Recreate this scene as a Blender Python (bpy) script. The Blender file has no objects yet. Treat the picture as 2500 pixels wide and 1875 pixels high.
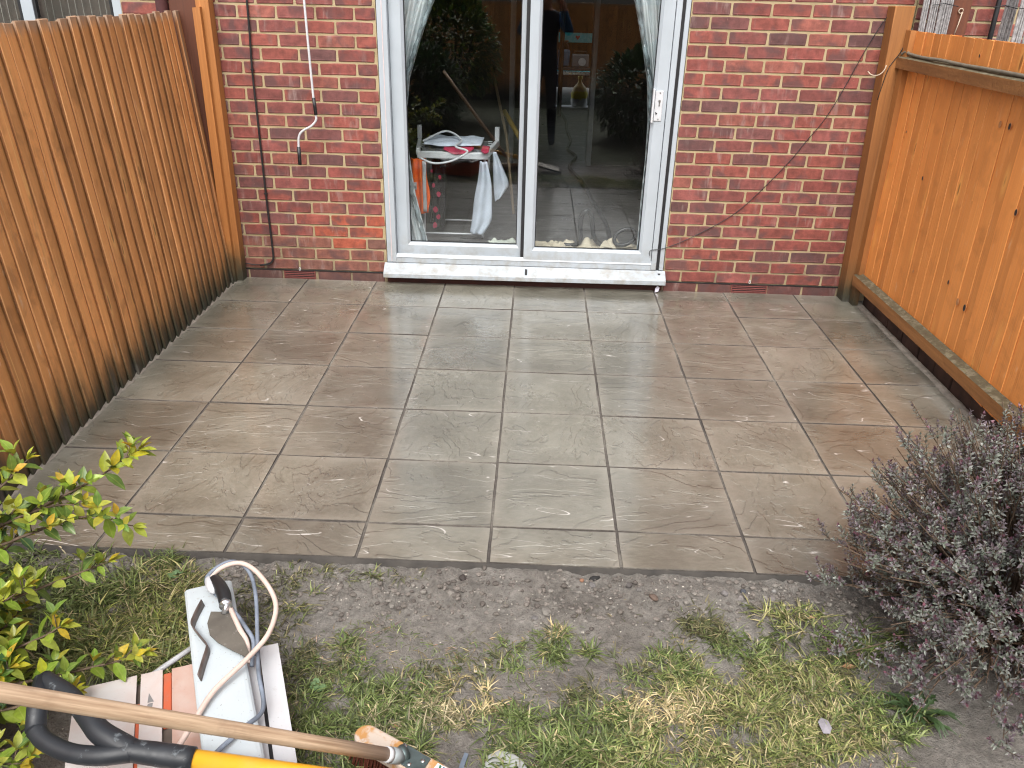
import bpy, bmesh, math, random
from mathutils import Vector, Matrix, Euler, noise as mnoise

random.seed(7)
scene = bpy.context.scene
col = scene.collection
R = math.radians

# ------------------------------------------------------------------ camera
cam_d = bpy.data.cameras.new('camera')
cam = bpy.data.objects.new('camera', cam_d)
col.objects.link(cam)
_r = Vector((0.99916927, 0.03421784, 0.02213376))
_u = Vector((-0.03483799, 0.43539535, 0.89956501))
_f = Vector((-0.02114423, 0.89958881, -0.43622573))
M = Matrix((( _r.x, _u.x, -_f.x, 0.1184), (_r.y, _u.y, -_f.y, -5.1003), (_r.z, _u.z, -_f.z, 1.7562), (0, 0, 0, 1)))
cam.matrix_world = M
cam_d.sensor_fit = 'HORIZONTAL'
cam_d.sensor_width = 36.0
cam_d.lens = 2001.67 / 2500 * 36
cam_d.clip_start = 0.02
cam_d.clip_end = 500
scene.camera = cam

# ------------------------------------------------------------------ sky, sun, exposure
SUN_EL, SUN_AZ = 54.0, 186.0        # azimuth clockwise from +y: behind the camera
w = bpy.data.worlds.new('World')
scene.world = w
w.use_nodes = True
nt = w.node_tree
nt.nodes.clear()
sky = nt.nodes.new('ShaderNodeTexSky')
sky.sky_type = 'NISHITA'
sky.sun_disc = False
sky.sun_elevation = R(SUN_EL)
sky.sun_rotation = R(SUN_AZ)
sky.air_density = 1.0
sky.dust_density = 6.0
sky.ozone_density = 1.0
hs = nt.nodes.new('ShaderNodeHueSaturation')       # overcast: cloud takes the blue out of the sky light
hs.inputs['Saturation'].default_value = 0.3
hs.inputs['Hue'].default_value = 0.5
hs.inputs['Value'].default_value = 1.0
bg = nt.nodes.new('ShaderNodeBackground')
bg.inputs['Strength'].default_value = 0.15
wo = nt.nodes.new('ShaderNodeOutputWorld')
nt.links.new(sky.outputs[0], hs.inputs['Color'])
nt.links.new(hs.outputs[0], bg.inputs['Color'])
nt.links.new(bg.outputs[0], wo.inputs['Surface'])
sd = bpy.data.lights.new('sun', 'SUN')
sd.energy = 0.9
sd.angle = R(35)
sd.color = (1.0, 1.0, 0.97)
sun = bpy.data.objects.new('sun', sd)
col.objects.link(sun)
_el, _az = R(SUN_EL), R(SUN_AZ)
_sdir = Vector((math.cos(_el) * math.sin(_az), math.cos(_el) * math.cos(_az), math.sin(_el)))
sun.rotation_euler = _sdir.to_track_quat('Z', 'Y').to_euler()
sun.location = _sdir * 20
vs = scene.view_settings
vs.view_transform = 'Standard'
vs.look = 'None'
vs.exposure = 0.90
vs.gamma = 1.0
vs.use_curve_mapping = False
scene.render.engine = 'CYCLES'
scene.cycles.use_denoising = True
scene.cycles.pixel_filter_type = 'BLACKMAN_HARRIS'
scene.cycles.filter_width = 1.15
scene.cycles.max_bounces = 8
scene.cycles.transparent_max_bounces = 16
scene.cycles.caustics_reflective = False
scene.cycles.caustics_refractive = False

# ------------------------------------------------------------------ helpers
def tag(o, label=None, cat=None, group=None, kind=None):
    if label: o['label'] = label
    if cat: o['category'] = cat
    if group: o['group'] = group
    if kind: o['kind'] = kind
    return o

def empty(name, loc=(0, 0, 0), rz=0.0):
    o = bpy.data.objects.new(name, None)
    col.objects.link(o)
    o.location = loc
    o.rotation_euler = (0, 0, rz)
    o.empty_display_size = 0.1
    return o

def link(name, me, parent=None, loc=None, rot=None, color=None):
    o = bpy.data.objects.new(name, me)
    col.objects.link(o)
    if parent: o.parent = parent
    if loc is not None: o.location = loc
    if rot is not None: o.rotation_euler = rot
    if color is not None: o.color = (*color[:3], 1)
    return o

class MB:
    """collects shapes, builds one mesh object"""
    def __init__(s): s.v = []; s.f = []; s.c = []
    def add(s, vs_, fs, colr=None):
        b = len(s.v)
        s.v += [tuple(p) for p in vs_]
        s.f += [tuple(i + b for i in f) for f in fs]
        if colr is not None: s.c += [colr] * len(vs_)
        return s
    def box(s, x0, x1, y0, y1, z0, z1, mtx=None, colr=None):
        vv = [(x0, y0, z0), (x1, y0, z0), (x1, y1, z0), (x0, y1, z0), (x0, y0, z1), (x1, y0, z1), (x1, y1, z1), (x0, y1, z1)]
        if mtx: vv = [mtx @ Vector(p) for p in vv]
        return s.add(vv, [(0, 3, 2, 1), (4, 5, 6, 7), (0, 1, 5, 4), (1, 2, 6, 5), (2, 3, 7, 6), (3, 0, 4, 7)], colr)
    def tube(s, pts, r, n=10, caps=True, colr=None):
        pts = [Vector(p) for p in pts]
        m = len(pts)
        rr = r if isinstance(r, (list, tuple)) else [r] * m
        prev = None
        rings = []
        for i, p in enumerate(pts):
            t = (pts[min(i + 1, m - 1)] - pts[max(i - 1, 0)])
            t = t.normalized() if t.length > 1e-9 else Vector((0, 0, 1))
            if prev is None:
                a = Vector((0, 0, 1)) if abs(t.z) < .9 else Vector((1, 0, 0))
                nrm = t.cross(a).normalized()
            else:
                nrm = prev - t * prev.dot(t)
                nrm = nrm.normalized() if nrm.length > 1e-6 else t.orthogonal().normalized()
            prev = nrm
            bn = t.cross(nrm)
            rings.append([p + (nrm * math.cos(2 * math.pi * k / n) + bn * math.sin(2 * math.pi * k / n)) * rr[i] for k in range(n)])
        vv = [q for ring in rings for q in ring]
        ff = []
        for i in range(m - 1):
            for k in range(n):
                ff.append((i * n + k, i * n + (k + 1) % n, (i + 1) * n + (k + 1) % n, (i + 1) * n + k))
        if caps:
            ff.append(tuple(reversed(range(n))))
            ff.append(tuple((m - 1) * n + k for k in range(n)))
        return s.add(vv, ff, colr)
    def prism(s, poly, z0, z1, mtx=None, colr=None):
        n = len(poly)
        vv = [(x, y, z0) for x, y in poly] + [(x, y, z1) for x, y in poly]
        if mtx: vv = [mtx @ Vector(p) for p in vv]
        ff = [tuple(reversed(range(n))), tuple(range(n, 2 * n))] + [(i, (i + 1) % n, n + (i + 1) % n, n + i) for i in range(n)]
        return s.add(vv, ff, colr)
    def mesh(s, name, mat=None, smooth=False):
        me = bpy.data.meshes.new(name)
        me.from_pydata(s.v, [], s.f)
        if s.c:
            a = me.color_attributes.new('Col', 'FLOAT_COLOR', 'POINT')
            flat = [x for c in s.c for x in (c[0], c[1], c[2], 1.0)]
            a.data.foreach_set('color', flat)
        if mat: me.materials.append(mat)
        if smooth: me.polygons.foreach_set('use_smooth', [True] * len(me.polygons))
        me.update()
        return me
    def build(s, name, mat=None, parent=None, smooth=False, bevel=0, loc=None, segs=2):
        o = link(name, s.mesh(name, mat, smooth), parent, loc)
        if bevel:
            b = o.modifiers.new('bevel', 'BEVEL')
            b.width = bevel; b.segments = segs; b.limit_method = 'ANGLE'; b.angle_limit = R(35)
        return o

def spline(pts, sub=8):
    P = [Vector(p) for p in pts]
    P = [P[0] * 2 - P[1]] + P + [P[-1] * 2 - P[-2]]
    out = []
    for i in range(1, len(P) - 2):
        a, b, c, d = P[i - 1], P[i], P[i + 1], P[i + 2]
        for k in range(sub):
            t = k / sub
            out.append(0.5 * ((2 * b) + (c - a) * t + (2 * a - 5 * b + 4 * c - d) * t * t + (3 * b - a - 3 * c + d) * t ** 3))
    out.append(P[-2])
    return out

def rnd(a, b): return random.uniform(a, b)

# ------------------------------------------------------------------ materials
class G:
    def __init__(s, name):
        s.m = bpy.data.materials.new(name)
        s.m.use_nodes = True
        s.nt = s.m.node_tree
        s.nt.nodes.clear()
        s.out = s.nt.nodes.new('ShaderNodeOutputMaterial')
        s.b = s.nt.nodes.new('ShaderNodeBsdfPrincipled')
        s.nt.links.new(s.b.outputs[0], s.out.inputs[0])
    def n(s, t, ins=None, **at):
        nd = s.nt.nodes.new('ShaderNode' + t)
        for k, v in at.items(): setattr(nd, k, v)
        for k, v in (ins or {}).items(): s.set(nd.inputs[k], v)
        return nd
    def set(s, sock, v):
        if isinstance(v, bpy.types.NodeSocket): s.nt.links.new(v, sock)
        elif isinstance(v, tuple) and len(v) == 3 and sock.type == 'RGBA': sock.default_value = (*v, 1)
        else: sock.default_value = v
    def p(s, **k):
        for kk, v in k.items(): s.set(s.b.inputs[kk.replace('_', ' ')], v)
        return s
    def co(s, which='Object'): return s.n('TexCoord').outputs[which]
    def pos(s): return s.n('NewGeometry').outputs['Position']
    def oi(s, which): return s.n('ObjectInfo').outputs[which]
    def vm(s, op, a, b=None):
        nd = s.n('VectorMath', operation=op)
        s.set(nd.inputs[0], a)
        if b is not None: s.set(nd.inputs[1], b)
        return nd.outputs[0]
    def mth(s, op, a, b=None, c=None, clamp=False):
        nd = s.n('Math', operation=op, use_clamp=clamp)
        s.set(nd.inputs[0], a)
        if b is not None: s.set(nd.inputs[1], b)
        if c is not None: s.set(nd.inputs[2], c)
        return nd.outputs[0]
    def sep(s, v): return s.n('SeparateXYZ', {0: v}).outputs
    def comb(s, x, y, z): return s.n('CombineXYZ', {0: x, 1: y, 2: z}).outputs[0]
    def noise(s, v, scale, detail=4, rough=.55, dist=0.0):
        return s.n('TexNoise', {'Vector': v, 'Scale': scale, 'Detail': detail, 'Roughness': rough, 'Distortion': dist}).outputs[0]
    def ramp(s, f, stops, interp='LINEAR'):
        nd = s.n('ValToRGB', {0: f})
        cr = nd.color_ramp
        cr.interpolation = interp
        while len(cr.elements) < len(stops): cr.elements.new(.5)
        for e, (p_, c) in zip(cr.elements, stops):
            e.position = p_
            e.color = (c, c, c, 1) if not isinstance(c, tuple) else (*c, 1)
        return nd.outputs[0]
    def mr(s, f, a, b, c=0.0, d=1.0):
        nd = s.n('MapRange', {0: f, 1: a, 2: b, 3: c, 4: d}, clamp=True)
        return nd.outputs[0]
    def mix(s, f, a, b, blend='MIX'):
        nd = s.n('Mix', data_type='RGBA', blend_type=blend)
        s.set(nd.inputs[0], f); s.set(nd.inputs[6], a); s.set(nd.inputs[7], b)
        return nd.outputs[2]
    def scale_col(s, c, f):
        return s.mix(1.0, c, s.comb(f, f, f), 'MULTIPLY')
    def bump(s, h, strength=.5, dist=.01):
        s.set(s.b.inputs['Normal'], s.n('Bump', {'Strength': strength, 'Distance': dist, 'Height': h}).outputs[0])
        return s

def simple(name, c, rough=.6, metal=0.0, var=.15, scale=25.0, bump=0.0, spec=.5, coord='Object'):
    g = G(name)
    v = g.co(coord)
    nz = g.noise(v, scale, 4)
    f = g.mr(nz, .25, .75, 1 - var, 1 + var)
    g.p(Base_Color=g.scale_col(c, f), Roughness=g.mr(nz, .3, .7, max(0, rough - .08), min(1, rough + .08)), Metallic=metal)
    g.b.inputs['Specular IOR Level'].default_value = spec
    if bump: g.bump(g.noise(v, scale * 3, 3), bump, .004)
    return g.m

def m_brick(attr):
    g = G('brick_clay_attr' if attr else 'brick_clay')
    if attr:
        base = g.n('Attribute', attribute_name='Col').outputs['Color']
        v = g.pos(); rn = g.noise(v, 3.0, 1)
    else:
        base = g.oi('Color'); rn = g.oi('Random')
        v = g.vm('ADD', g.co('Object'), g.comb(g.mth('MULTIPLY', rn, 37.0), g.mth('MULTIPLY', rn, 11.0), g.mth('MULTIPLY', rn, 71.0)))
    n1 = g.noise(v, 22, 5, .65)
    c = g.scale_col(base, g.mr(n1, .28, .72, .60, 1.36))
    n2 = g.noise(v, 9, 3, .5, .4)
    c = g.mix(g.mr(n2, .50, .64, 0, .72), c, (.088, .046, .045))
    sv = g.vm('MULTIPLY', v, (26.0, 1.0, 5.0))
    n3 = g.noise(sv, 1.0, 4, .6)
    msk = g.mth('MULTIPLY', g.mr(n3, .54, .74, 0, .66), g.mr(g.noise(v, 3.5, 2), .45, .62))
    c = g.mix(msk, c, (.34, .25, .225))
    n4 = g.noise(v, 70, 2, .5)
    c = g.mix(g.mr(n4, .71, .79, 0, .30), c, (.42, .22, .16))
    g.p(Base_Color=c, Roughness=.82)
    g.bump(g.mth('ADD', g.noise(v, 130, 4, .6), g.mth('MULTIPLY', n1, 1.2)), .35, .004)
    return g.m

def m_mortar():
    g = G('mortar')
    v = g.pos()
    n1 = g.noise(v, 6, 5, .6)
    c = g.ramp(n1, [(.25, (.27, .205, .112)), (.5, (.38, .30, .172)), (.8, (.45, .37, .235))])
    z = g.sep(v)[2]
    damp = g.mth('MULTIPLY', g.mr(z, .05, .35, 1, 0), g.mr(g.noise(v, 9, 4), .35, .6))
    c = g.mix(g.mth('MULTIPLY', damp, .75), c, (.15, .115, .075))
    g.p(Base_Color=c, Roughness=.92)
    g.bump(g.noise(v, 160, 5, .7), .6, .004)
    return g.m

def m_wood(name, c_light, c_dark, knots=True, algae=True, top_wear=0.0, grey=0.0, axis='z', gloss=.55, gf=80.0, vary=(.80, 1.16), con=.5, scuff=0.0):
    """stained softwood; local z runs along the grain"""
    g = G(name)
    o = g.co('Object')
    rn = g.oi('Random')
    off = g.comb(g.mth('MULTIPLY', rn, 31.0), g.mth('MULTIPLY', rn, 17.0), g.mth('MULTIPLY', rn, 53.0))
    v = g.vm('ADD', o, off)
    if axis == 'x': gs = (1.8, gf, gf)
    elif axis == 'y': gs = (gf, 1.8, gf)
    else: gs = (gf, gf, 1.8)
    gv = g.vm('MULTIPLY', v, gs)
    n1 = g.noise(gv, 1.0, 5, .6, .5)
    n2 = g.noise(g.vm('MULTIPLY', v, tuple((8.0 if x > 10 else .5) for x in gs)), 1.0, 3, .5, .8)
    f = g.mth('ADD', g.mth('MULTIPLY', n1, .55), g.mth('MULTIPLY', n2, .6))
    c = g.mix(g.mr(f, .575 - con * .5, .575 + con * .5), c_dark, c_light)
    c = g.scale_col(c, g.mr(g.mth('FRACT', g.mth('MULTIPLY', rn, 7.31)), 0, 1, *vary))
    n5 = g.noise(g.vm('MULTIPLY', v, tuple(x * .6 for x in gs)), 1.0, 2, .5)
    c = g.mix(g.mr(n5, .66, .74, 0, .35), c, tuple(min(1, x * 1.55 + .03) for x in c_light))
    if grey > 0:
        gm = g.mth('MULTIPLY', g.mr(n2, .56, .68), g.mr(rn, 1 - grey, 1 - grey + .12))
        c = g.mix(g.mth('MULTIPLY', gm, .75), c, (.26, .20, .16))
    if knots:
        kv = g.vm('MULTIPLY', v, tuple(9.5 if x > 10 else 2.6 for x in gs))
        vo = g.n('TexVoronoi', {'Vector': kv, 'Scale': 1.0, 'Randomness': 1.0})
        dist = g.mth('ADD', vo.outputs['Distance'], g.mth('MULTIPLY', g.noise(kv, 6, 2), .06))
        sel = g.mr(g.sep(vo.outputs['Color'])[0], .62, .64)
        kn = g.mth('MULTIPLY', g.mr(dist, .105, .15, 1, 0), sel)
        halo = g.mth('MULTIPLY', g.mr(dist, .13, .30, .45, 0), sel)
        c = g.mix(halo, c, tuple(min(1, x * 1.5) for x in c_light))
        c = g.mix(g.mth('MULTIPLY', kn, .8), c, tuple(x * .35 for x in c_dark))
    if scuff > 0:
        sn = g.noise(g.vm('MULTIPLY', v, tuple((34.0 if x > 10 else 7.0) for x in gs)), 1.0, 4, .62, .3)
        c = g.mix(g.mr(sn, .635, .72, 0, scuff), c, (.80, .56, .36))
        c = g.mix(g.mr(g.noise(v, 5.0, 4, .6, .4), .52, .68, 0, scuff), c, tuple(x * .55 for x in c_dark))
    zl = g.sep(o)[2]
    if top_wear > 0:
        tw = g.mth('ADD', zl, g.mth('MULTIPLY', g.mth('SUBTRACT', g.noise(gv, .8, 3), .5), .07))
        c = g.mix(g.mr(tw, top_wear - .02, top_wear + .03, 0, .75), c, (.36, .27, .20))
    if algae:
        wp = g.pos()
        nz = g.noise(g.vm('MULTIPLY', wp, (5.0, 9.0, 2.5)), 1.0, 5, .65)
        big = g.noise(wp, 1.1, 2, .5)
        h = g.mth('ADD', g.sep(wp)[2], g.mth('MULTIPLY', g.mth('SUBTRACT', .5, nz), .34))
        h = g.mth('ADD', h, g.mth('MULTIPLY', g.mth('SUBTRACT', .5, big), .22))
        c = g.mix(g.mr(h, .04, .30, .90, 0), c, (.075, .060, .028))
        c = g.mix(g.mr(h, .0, .18, .95, 0), c, (.022, .026, .016))
        c = g.mix(g.mth('MULTIPLY', g.mr(h, -.10, .10, .9, 0), g.mr(nz, .55, .62)), c, (.13, .115, .10))
    g.p(Base_Color=c, Roughness=g.mr(n1, .3, .7, gloss, gloss + .2))
    g.bump(f, .5, .006)
    return g.m

def m_slab():
    g = G('riven_paving')
    o = g.co('Object')
    rn = g.oi('Random')
    sx, sy, sz = g.sep(o)
    off = g.comb(g.mth('MULTIPLY', rn, 43.0), g.mth('MULTIPLY', rn, 19.0), g.mth('MULTIPLY', rn, 67.0))
    # riven layers run mostly across each slab, a few slabs swirl
    v = g.vm('ADD', g.vm('MULTIPLY', o, (1.15, 2.0, 1.0)), off)
    v2 = g.vm('ADD', g.vm('MULTIPLY', o, (2.1, 1.5, 1.0)), off)
    swirl = g.mth('GREATER_THAN', rn, .58)
    vv = g.n('Mix', {0: swirl, 4: v, 5: v2}, data_type='VECTOR').outputs[1]
    n1 = g.noise(vv, 1.9, 5, .50, .7)
    n1b = g.noise(vv, 8.0, 3, .55, .4)
    h0 = g.mth('ADD', n1, g.mth('MULTIPLY', n1b, .12))
    k = g.mth('MULTIPLY', h0, 9.0)
    fr = g.mth('FRACT', k)
    step = g.mth('ADD', g.mth('FLOOR', k), g.mr(fr, .0, .12))
    fine = g.noise(g.vm('MULTIPLY', vv, (1.0, 1.5, 1.0)), 26.0, 6, .68)
    h = g.mth('ADD', g.mth('MULTIPLY', step, .55), g.mth('ADD', g.mth('MULTIPLY', fine, .34), g.mth('MULTIPLY', n1, 2.6)))
    g.bump(h, .68, .0085)
    # colour: buff to olive brown with greyer, drier patches
    wp = g.pos()
    cn = g.noise(g.vm('ADD', o, off), 3.4, 4, .6, .3)
    c = g.ramp(cn, [(.26, (.106, .100, .077)), (.5, (.163, .156, .124)), (.74, (.224, .217, .181))])
    c = g.mix(g.mr(fine, .42, .68, 0, .32), c, (.30, .28, .235))
    c = g.scale_col(c, g.mr(rn, 0, 1, .82, 1.16))
    blot = g.noise(wp, 1.15, 4, .6, .5)
    c = g.scale_col(c, g.mr(blot, .36, .64, .80, 1.14))
    # paler, chalky rims along the joints
    ed = g.mth('MAXIMUM', g.mth('ABSOLUTE', sx), g.mth('ABSOLUTE', sy))
    rim = g.mr(g.mth('ADD', ed, g.mth('MULTIPLY', g.mth('SUBTRACT', g.noise(v, 9, 3), .5), .05)), .178, .222, 0, .34)
    c = g.mix(rim, c, (.31, .285, .24))
    # thin white strokes, broken up by noise, roughly across the slab
    pat = g.noise(vv, 4.2, 3, .5, .2)
    lv_ = g.vm('ADD', g.comb(g.mth('MULTIPLY', sx, 1.3), g.mth('ADD', g.mth('MULTIPLY', sy, 6.5), g.mth('MULTIPLY', sx, .55)), 0.0), off)
    nl_ = g.noise(lv_, 1.3, 2, .4, .3)
    fl_ = g.mth('ABSOLUTE', g.mth('SUBTRACT', g.mth('FRACT', g.mth('MULTIPLY', nl_, 7.0)), .5))
    wln = g.mr(g.noise(g.vm('ADD', o, off), 11.0, 3, .6), .38, .75, -.02, .030)
    ln = g.mth('MULTIPLY', g.mr(g.mth('SUBTRACT', fl_, wln), -.01, .025, 1, 0), g.mr(g.noise(lv_, 2.2, 2, .5), .52, .55))
    ln = g.mth('MULTIPLY', ln, g.mr(g.noise(lv_, 3.4, 2, .5), .44, .47))
    c = g.mix(g.mth('MULTIPLY', ln, .9), c, (.68, .66, .62))
    dk = g.mth('MULTIPLY', g.mr(g.mth('ABSOLUTE', g.mth('SUBTRACT', fr, .04)), .02, .08, 1, 0), g.mr(pat, .5, .42))
    c = g.mix(g.mth('MULTIPLY', dk, .20), c, (.080, .070, .054))
    wet = g.noise(wp, 1.7, 4, .55, .3)
    ro = g.mth('ADD', g.mr(wet, .36, .64, .20, .36), g.mth('MULTIPLY', fine, .10))
    g.p(Base_Color=c, Roughness=ro)
    g.b.inputs['Specular IOR Level'].default_value = .6
    g.b.inputs['Coat Weight'].default_value = 1.0
    g.b.inputs['Coat Roughness'].default_value = .15
    g.b.inputs['Coat IOR'].default_value = 1.8
    return g.m

def m_soil():
    g = G('garden_soil')
    v = g.pos()
    n1 = g.noise(v, 3.2, 6, .62)
    n2 = g.noise(v, 38, 6, .7)
    c = g.ramp(n1, [(.28, (.105, .093, .080)), (.46, (.200, .183, .162)), (.62, (.245, .228, .205)), (.8, (.29, .275, .25))])
    c = g.scale_col(c, g.mr(n2, .28, .75, .55, 1.40))
    c = g.mix(g.mr(g.noise(v, 140, 2), .70, .76, 0, .6), c, (.40, .36, .31))
    y = g.sep(v)[1]
    far = g.mr(y, -4.6, -4.1, 1, 0)
    c = g.mix(g.mth('MULTIPLY', far, .85), c, g.mix(g.noise(v, 5, 4), (.018, .032, .008), (.045, .060, .018)))
    g.p(Base_Color=c, Roughness=g.mr(n1, .3, .7, .72, .95))
    g.bump(g.mth('ADD', g.mth('ADD', n2, g.mth('MULTIPLY', g.noise(v, 95, 4, .7), .6)), g.mth('MULTIPLY', g.noise(v, 260, 4, .7), .3)), 1.0, .018)
    return g.m

def m_attr(name, rough=.6, trans=0.0, var=.2, scale=60.0, spec=.4):
    g = G(name)
    c = g.n('Attribute', attribute_name='Col').outputs['Color']
    nz = g.noise(g.pos(), scale, 3)
    g.p(Base_Color=g.scale_col(c, g.mr(nz, .3, .7, 1 - var, 1 + var)), Roughness=rough)
    g.b.inputs['Specular IOR Level'].default_value = spec
    if trans:
        tr = g.n('BsdfTranslucent', {'Color': g.scale_col(c, 1.2)})
        mx = g.n('MixShader', {0: trans})
        g.nt.links.new(g.b.outputs[0], mx.inputs[1]); g.nt.links.new(tr.outputs[0], mx.inputs[2])
        g.nt.links.new(mx.outputs[0], g.out.inputs[0])
    return g.m

def m_leaf(name, trans=.25):
    g = G(name)
    c = g.oi('Color')
    o = g.co('Object')
    sx, sy, sz = g.sep(o)
    vein = g.mr(g.mth('ABSOLUTE', sx), .0006, .0016, 1, 0)
    c2 = g.mix(g.mth('MULTIPLY', vein, .4), c, (.32, .36, .10))
    nz = g.noise(g.vm('ADD', o, g.comb(g.oi('Random'), 0.0, 0.0)), 70, 2)
    c2 = g.scale_col(c2, g.mr(nz, .3, .7, .82, 1.18))
    g.p(Base_Color=c2, Roughness=.38)
    tr = g.n('BsdfTranslucent', {'Color': c2})
    mx = g.n('MixShader', {0: trans})
    g.nt.links.new(g.b.outputs[0], mx.inputs[1]); g.nt.links.new(tr.outputs[0], mx.inputs[2])
    g.nt.links.new(mx.outputs[0], g.out.inputs[0])
    return g.m

def m_glass(name, tint=(.95, .97, .97), f0=.060):
    g = G(name)
    lw = g.n('LayerWeight', {'Blend': .5}).outputs['Facing']
    fac = g.mth('ADD', f0, g.mth('MULTIPLY', g.mth('POWER', lw, 5.0), 1 - f0))
    tr = g.n('BsdfTransparent', {'Color': tint})
    nz = g.noise(g.co('Object'), 2.2, 2)
    gl = g.n('BsdfGlossy', {'Color': (1.0, 1.0, 1.0), 'Roughness': .01})
    bp = g.n('Bump', {'Strength': .02, 'Distance': .01, 'Height': nz})
    g.nt.links.new(bp.outputs[0], gl.inputs['Normal'])
    mx = g.n('MixShader', {0: fac})
    g.nt.links.new(tr.outputs[0], mx.inputs[1]); g.nt.links.new(gl.outputs[0], mx.inputs[2])
    g.nt.links.new(mx.outputs[0], g.out.inputs[0])
    return g.m

def m_upvc():
    g = G('white_upvc')
    v = g.pos()
    n1 = g.noise(g.vm('MULTIPLY', v, (3.0, 3.0, 1.5)), 2.0, 4)
    c = g.mix(g.mr(n1, .35, .7), (.365, .405, .44), (.42, .465, .505))
    z = g.sep(v)[2]
    dirt = g.mth('MULTIPLY', g.mr(z, .10, .34, 1, 0), g.mr(g.noise(v, 14, 5, .65), .44, .66))
    c = g.mix(g.mth('MULTIPLY', dirt, .7), c, (.26, .235, .19))
    spot = g.mr(g.noise(v, 95, 2), .735, .77, 0, .5)
    c = g.mix(spot, c, (.40, .38, .34))
    g.p(Base_Color=c, Roughness=.38)
    g.bump(g.noise(v, 380, 2), .12, .001)
    return g.m

def m_plate(name, base, rust, amt, rough=.5, metal=.0, speck=.5):
    g = G(name)
    v = g.co('Object')
    n1 = g.noise(v, 9, 5, .6, .4)
    c = g.mix(g.mr(n1, .5 - amt * .3, .72, 0, amt), base, rust)
    c = g.mix(g.mr(g.noise(v, 120, 3, .6), .66, .72, 0, speck), c, (.22, .21, .20))
    c = g.mix(g.mr(g.noise(v, 32, 3, .6), .66, .74, 0, speck * .6), c, (.38, .35, .33))
    g.p(Base_Color=c, Roughness=rough, Metallic=metal)
    g.bump(g.noise(v, 240, 3), .15, .001)
    return g.m

MT = {}
MT['brick'] = m_brick(False)
MT['brick_attr'] = m_brick(True)
MT['mortar'] = m_mortar()
MT['slab'] = m_slab()
def m_joint():
    g = G('joint_mortar')
    v = g.pos()
    c = g.ramp(g.noise(v, 2.6, 4, .6), [(.36, (.066, .057, .050)), (.52, (.100, .088, .076)), (.66, (.19, .175, .148))])
    c = g.scale_col(c, g.mr(g.noise(v, 60, 4, .6), .3, .7, .7, 1.25))
    g.p(Base_Color=c, Roughness=.92)
    g.bump(g.noise(v, 180, 4, .7), .6, .003)
    return g.m
MT['joint'] = m_joint()
MT['edge'] = simple('bed_mortar', (.048, .043, .038), .9, var=.55, scale=12, bump=.8)
MT['fillet'] = simple('fillet_mortar', (.21, .185, .155), .9, var=.4, scale=20, bump=.8)
MT['soil'] = m_soil()
MT['fence_l'] = m_wood('fence_brown', (.86, .415, .148), (.62, .280, .094), top_wear=1.56, grey=.34, vary=(.78, 1.18), con=.42, scuff=.6)
MT['fence_r'] = m_wood('fence_orange', (.90, .360, .098), (.66, .236, .056), scuff=.35, algae=False, gloss=.5, vary=(.86, 1.10), con=.6)
MT['post'] = m_wood('post_wood', (.36, .150, .040), (.17, .066, .022), knots=False)
MT['post_l'] = m_wood('post_light', (.48, .200, .055), (.29, .110, .030), knots=False)
MT['post_red'] = m_wood('post_red_brown', (.17, .055, .026), (.085, .028, .015), knots=False, algae=False)
MT['upvc'] = m_upvc()
MT['glass'] = m_glass('door_glass')
MT['gasket'] = simple('black_rubber', (.012, .012, .014), .5, var=.2)
MT['black'] = simple('black_plastic', (.014, .015, .017), .42, var=.3, scale=14)
MT['white_pl'] = simple('white_plastic', (.54, .55, .57), .4, var=.05)
MT['grass'] = m_attr('grass_blades', .55, .25)
MT['crumb'] = m_attr('soil_crumbs', .85, 0, .3, 200)
MT['leaf'] = m_leaf('privet_leaf')
MT['hebe'] = m_attr('hebe_leaf', .42, .12, .2, 90)
MT['green'] = m_attr('shrub_leaf', .5, .25, .25, 30)
MT['bark'] = simple('bark', (.11, .075, .05), .9, var=.4, scale=40, bump=.5)

# ------------------------------------------------------------------ ground
def axis_lines(lo, hi, fine_lo, fine_hi, st):
    a = [lo, lo * .5, lo * .25, fine_lo - 2.0, fine_lo - .8, fine_lo - .3]
    n_ = int((fine_hi - fine_lo) / st)
    a += [fine_lo + i * st for i in range(n_ + 1)]
    a += [fine_hi + .3, fine_hi + .8, fine_hi + 2.0, hi * .25, hi * .5, hi]
    return sorted(set(round(q, 5) for q in a))

def ground_z(x, y):
    t_ = max(0.0, min(1.0, (y + 3.25) / .33))
    z = -.060 + .033 * t_ * t_ * (3 - 2 * t_)
    p = Vector((x, y, 0))
    z += .016 * mnoise.fractal(p * 1.6, 1.0, 2.0, 3) + .010 * mnoise.fractal(p * 7.0, .9, 2.0, 4)
    rough = max(0.0, min(1.0, 1 - abs(y + 2.98) / .28))
    z += .015 * rough * mnoise.fractal(p * 22.0, .8, 2.1, 3)
    if y > -4.0: z += .0045 * mnoise.fractal(p * 34.0, .7, 2.0, 2)
    z = min(z, -.012)
    if y > -2.86: z = min(z, -.075)
    if x > 2.17 and y > -2.86: z = .0 - .03 + .012 * mnoise.fractal(p * 9, .9, 2.0, 3)
    return z
gx = axis_lines(-80, 80, -1.9, 2.4, .012)
gy = [-80, -40, -20, -12, -8, -6, -5, -4.5, -4.2] + [-3.9 + i * .012 for i in range(89)] + [-2.82, -2.6, -2.0, -1.5, -1.0, -.5, .0, .5, 3, 7.6, 8, 12, 20, 40, 80]
gv = [(x, y, ground_z(x, y)) for y in gy for x in gx]
nx = len(gx)
gf = [(j * nx + i, j * nx + i + 1, (j + 1) * nx + i + 1, (j + 1) * nx + i) for j in range(len(gy) - 1) for i in range(nx - 1)]
me = MB().add(gv, gf).mesh('ground', MT['soil'], True)
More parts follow.
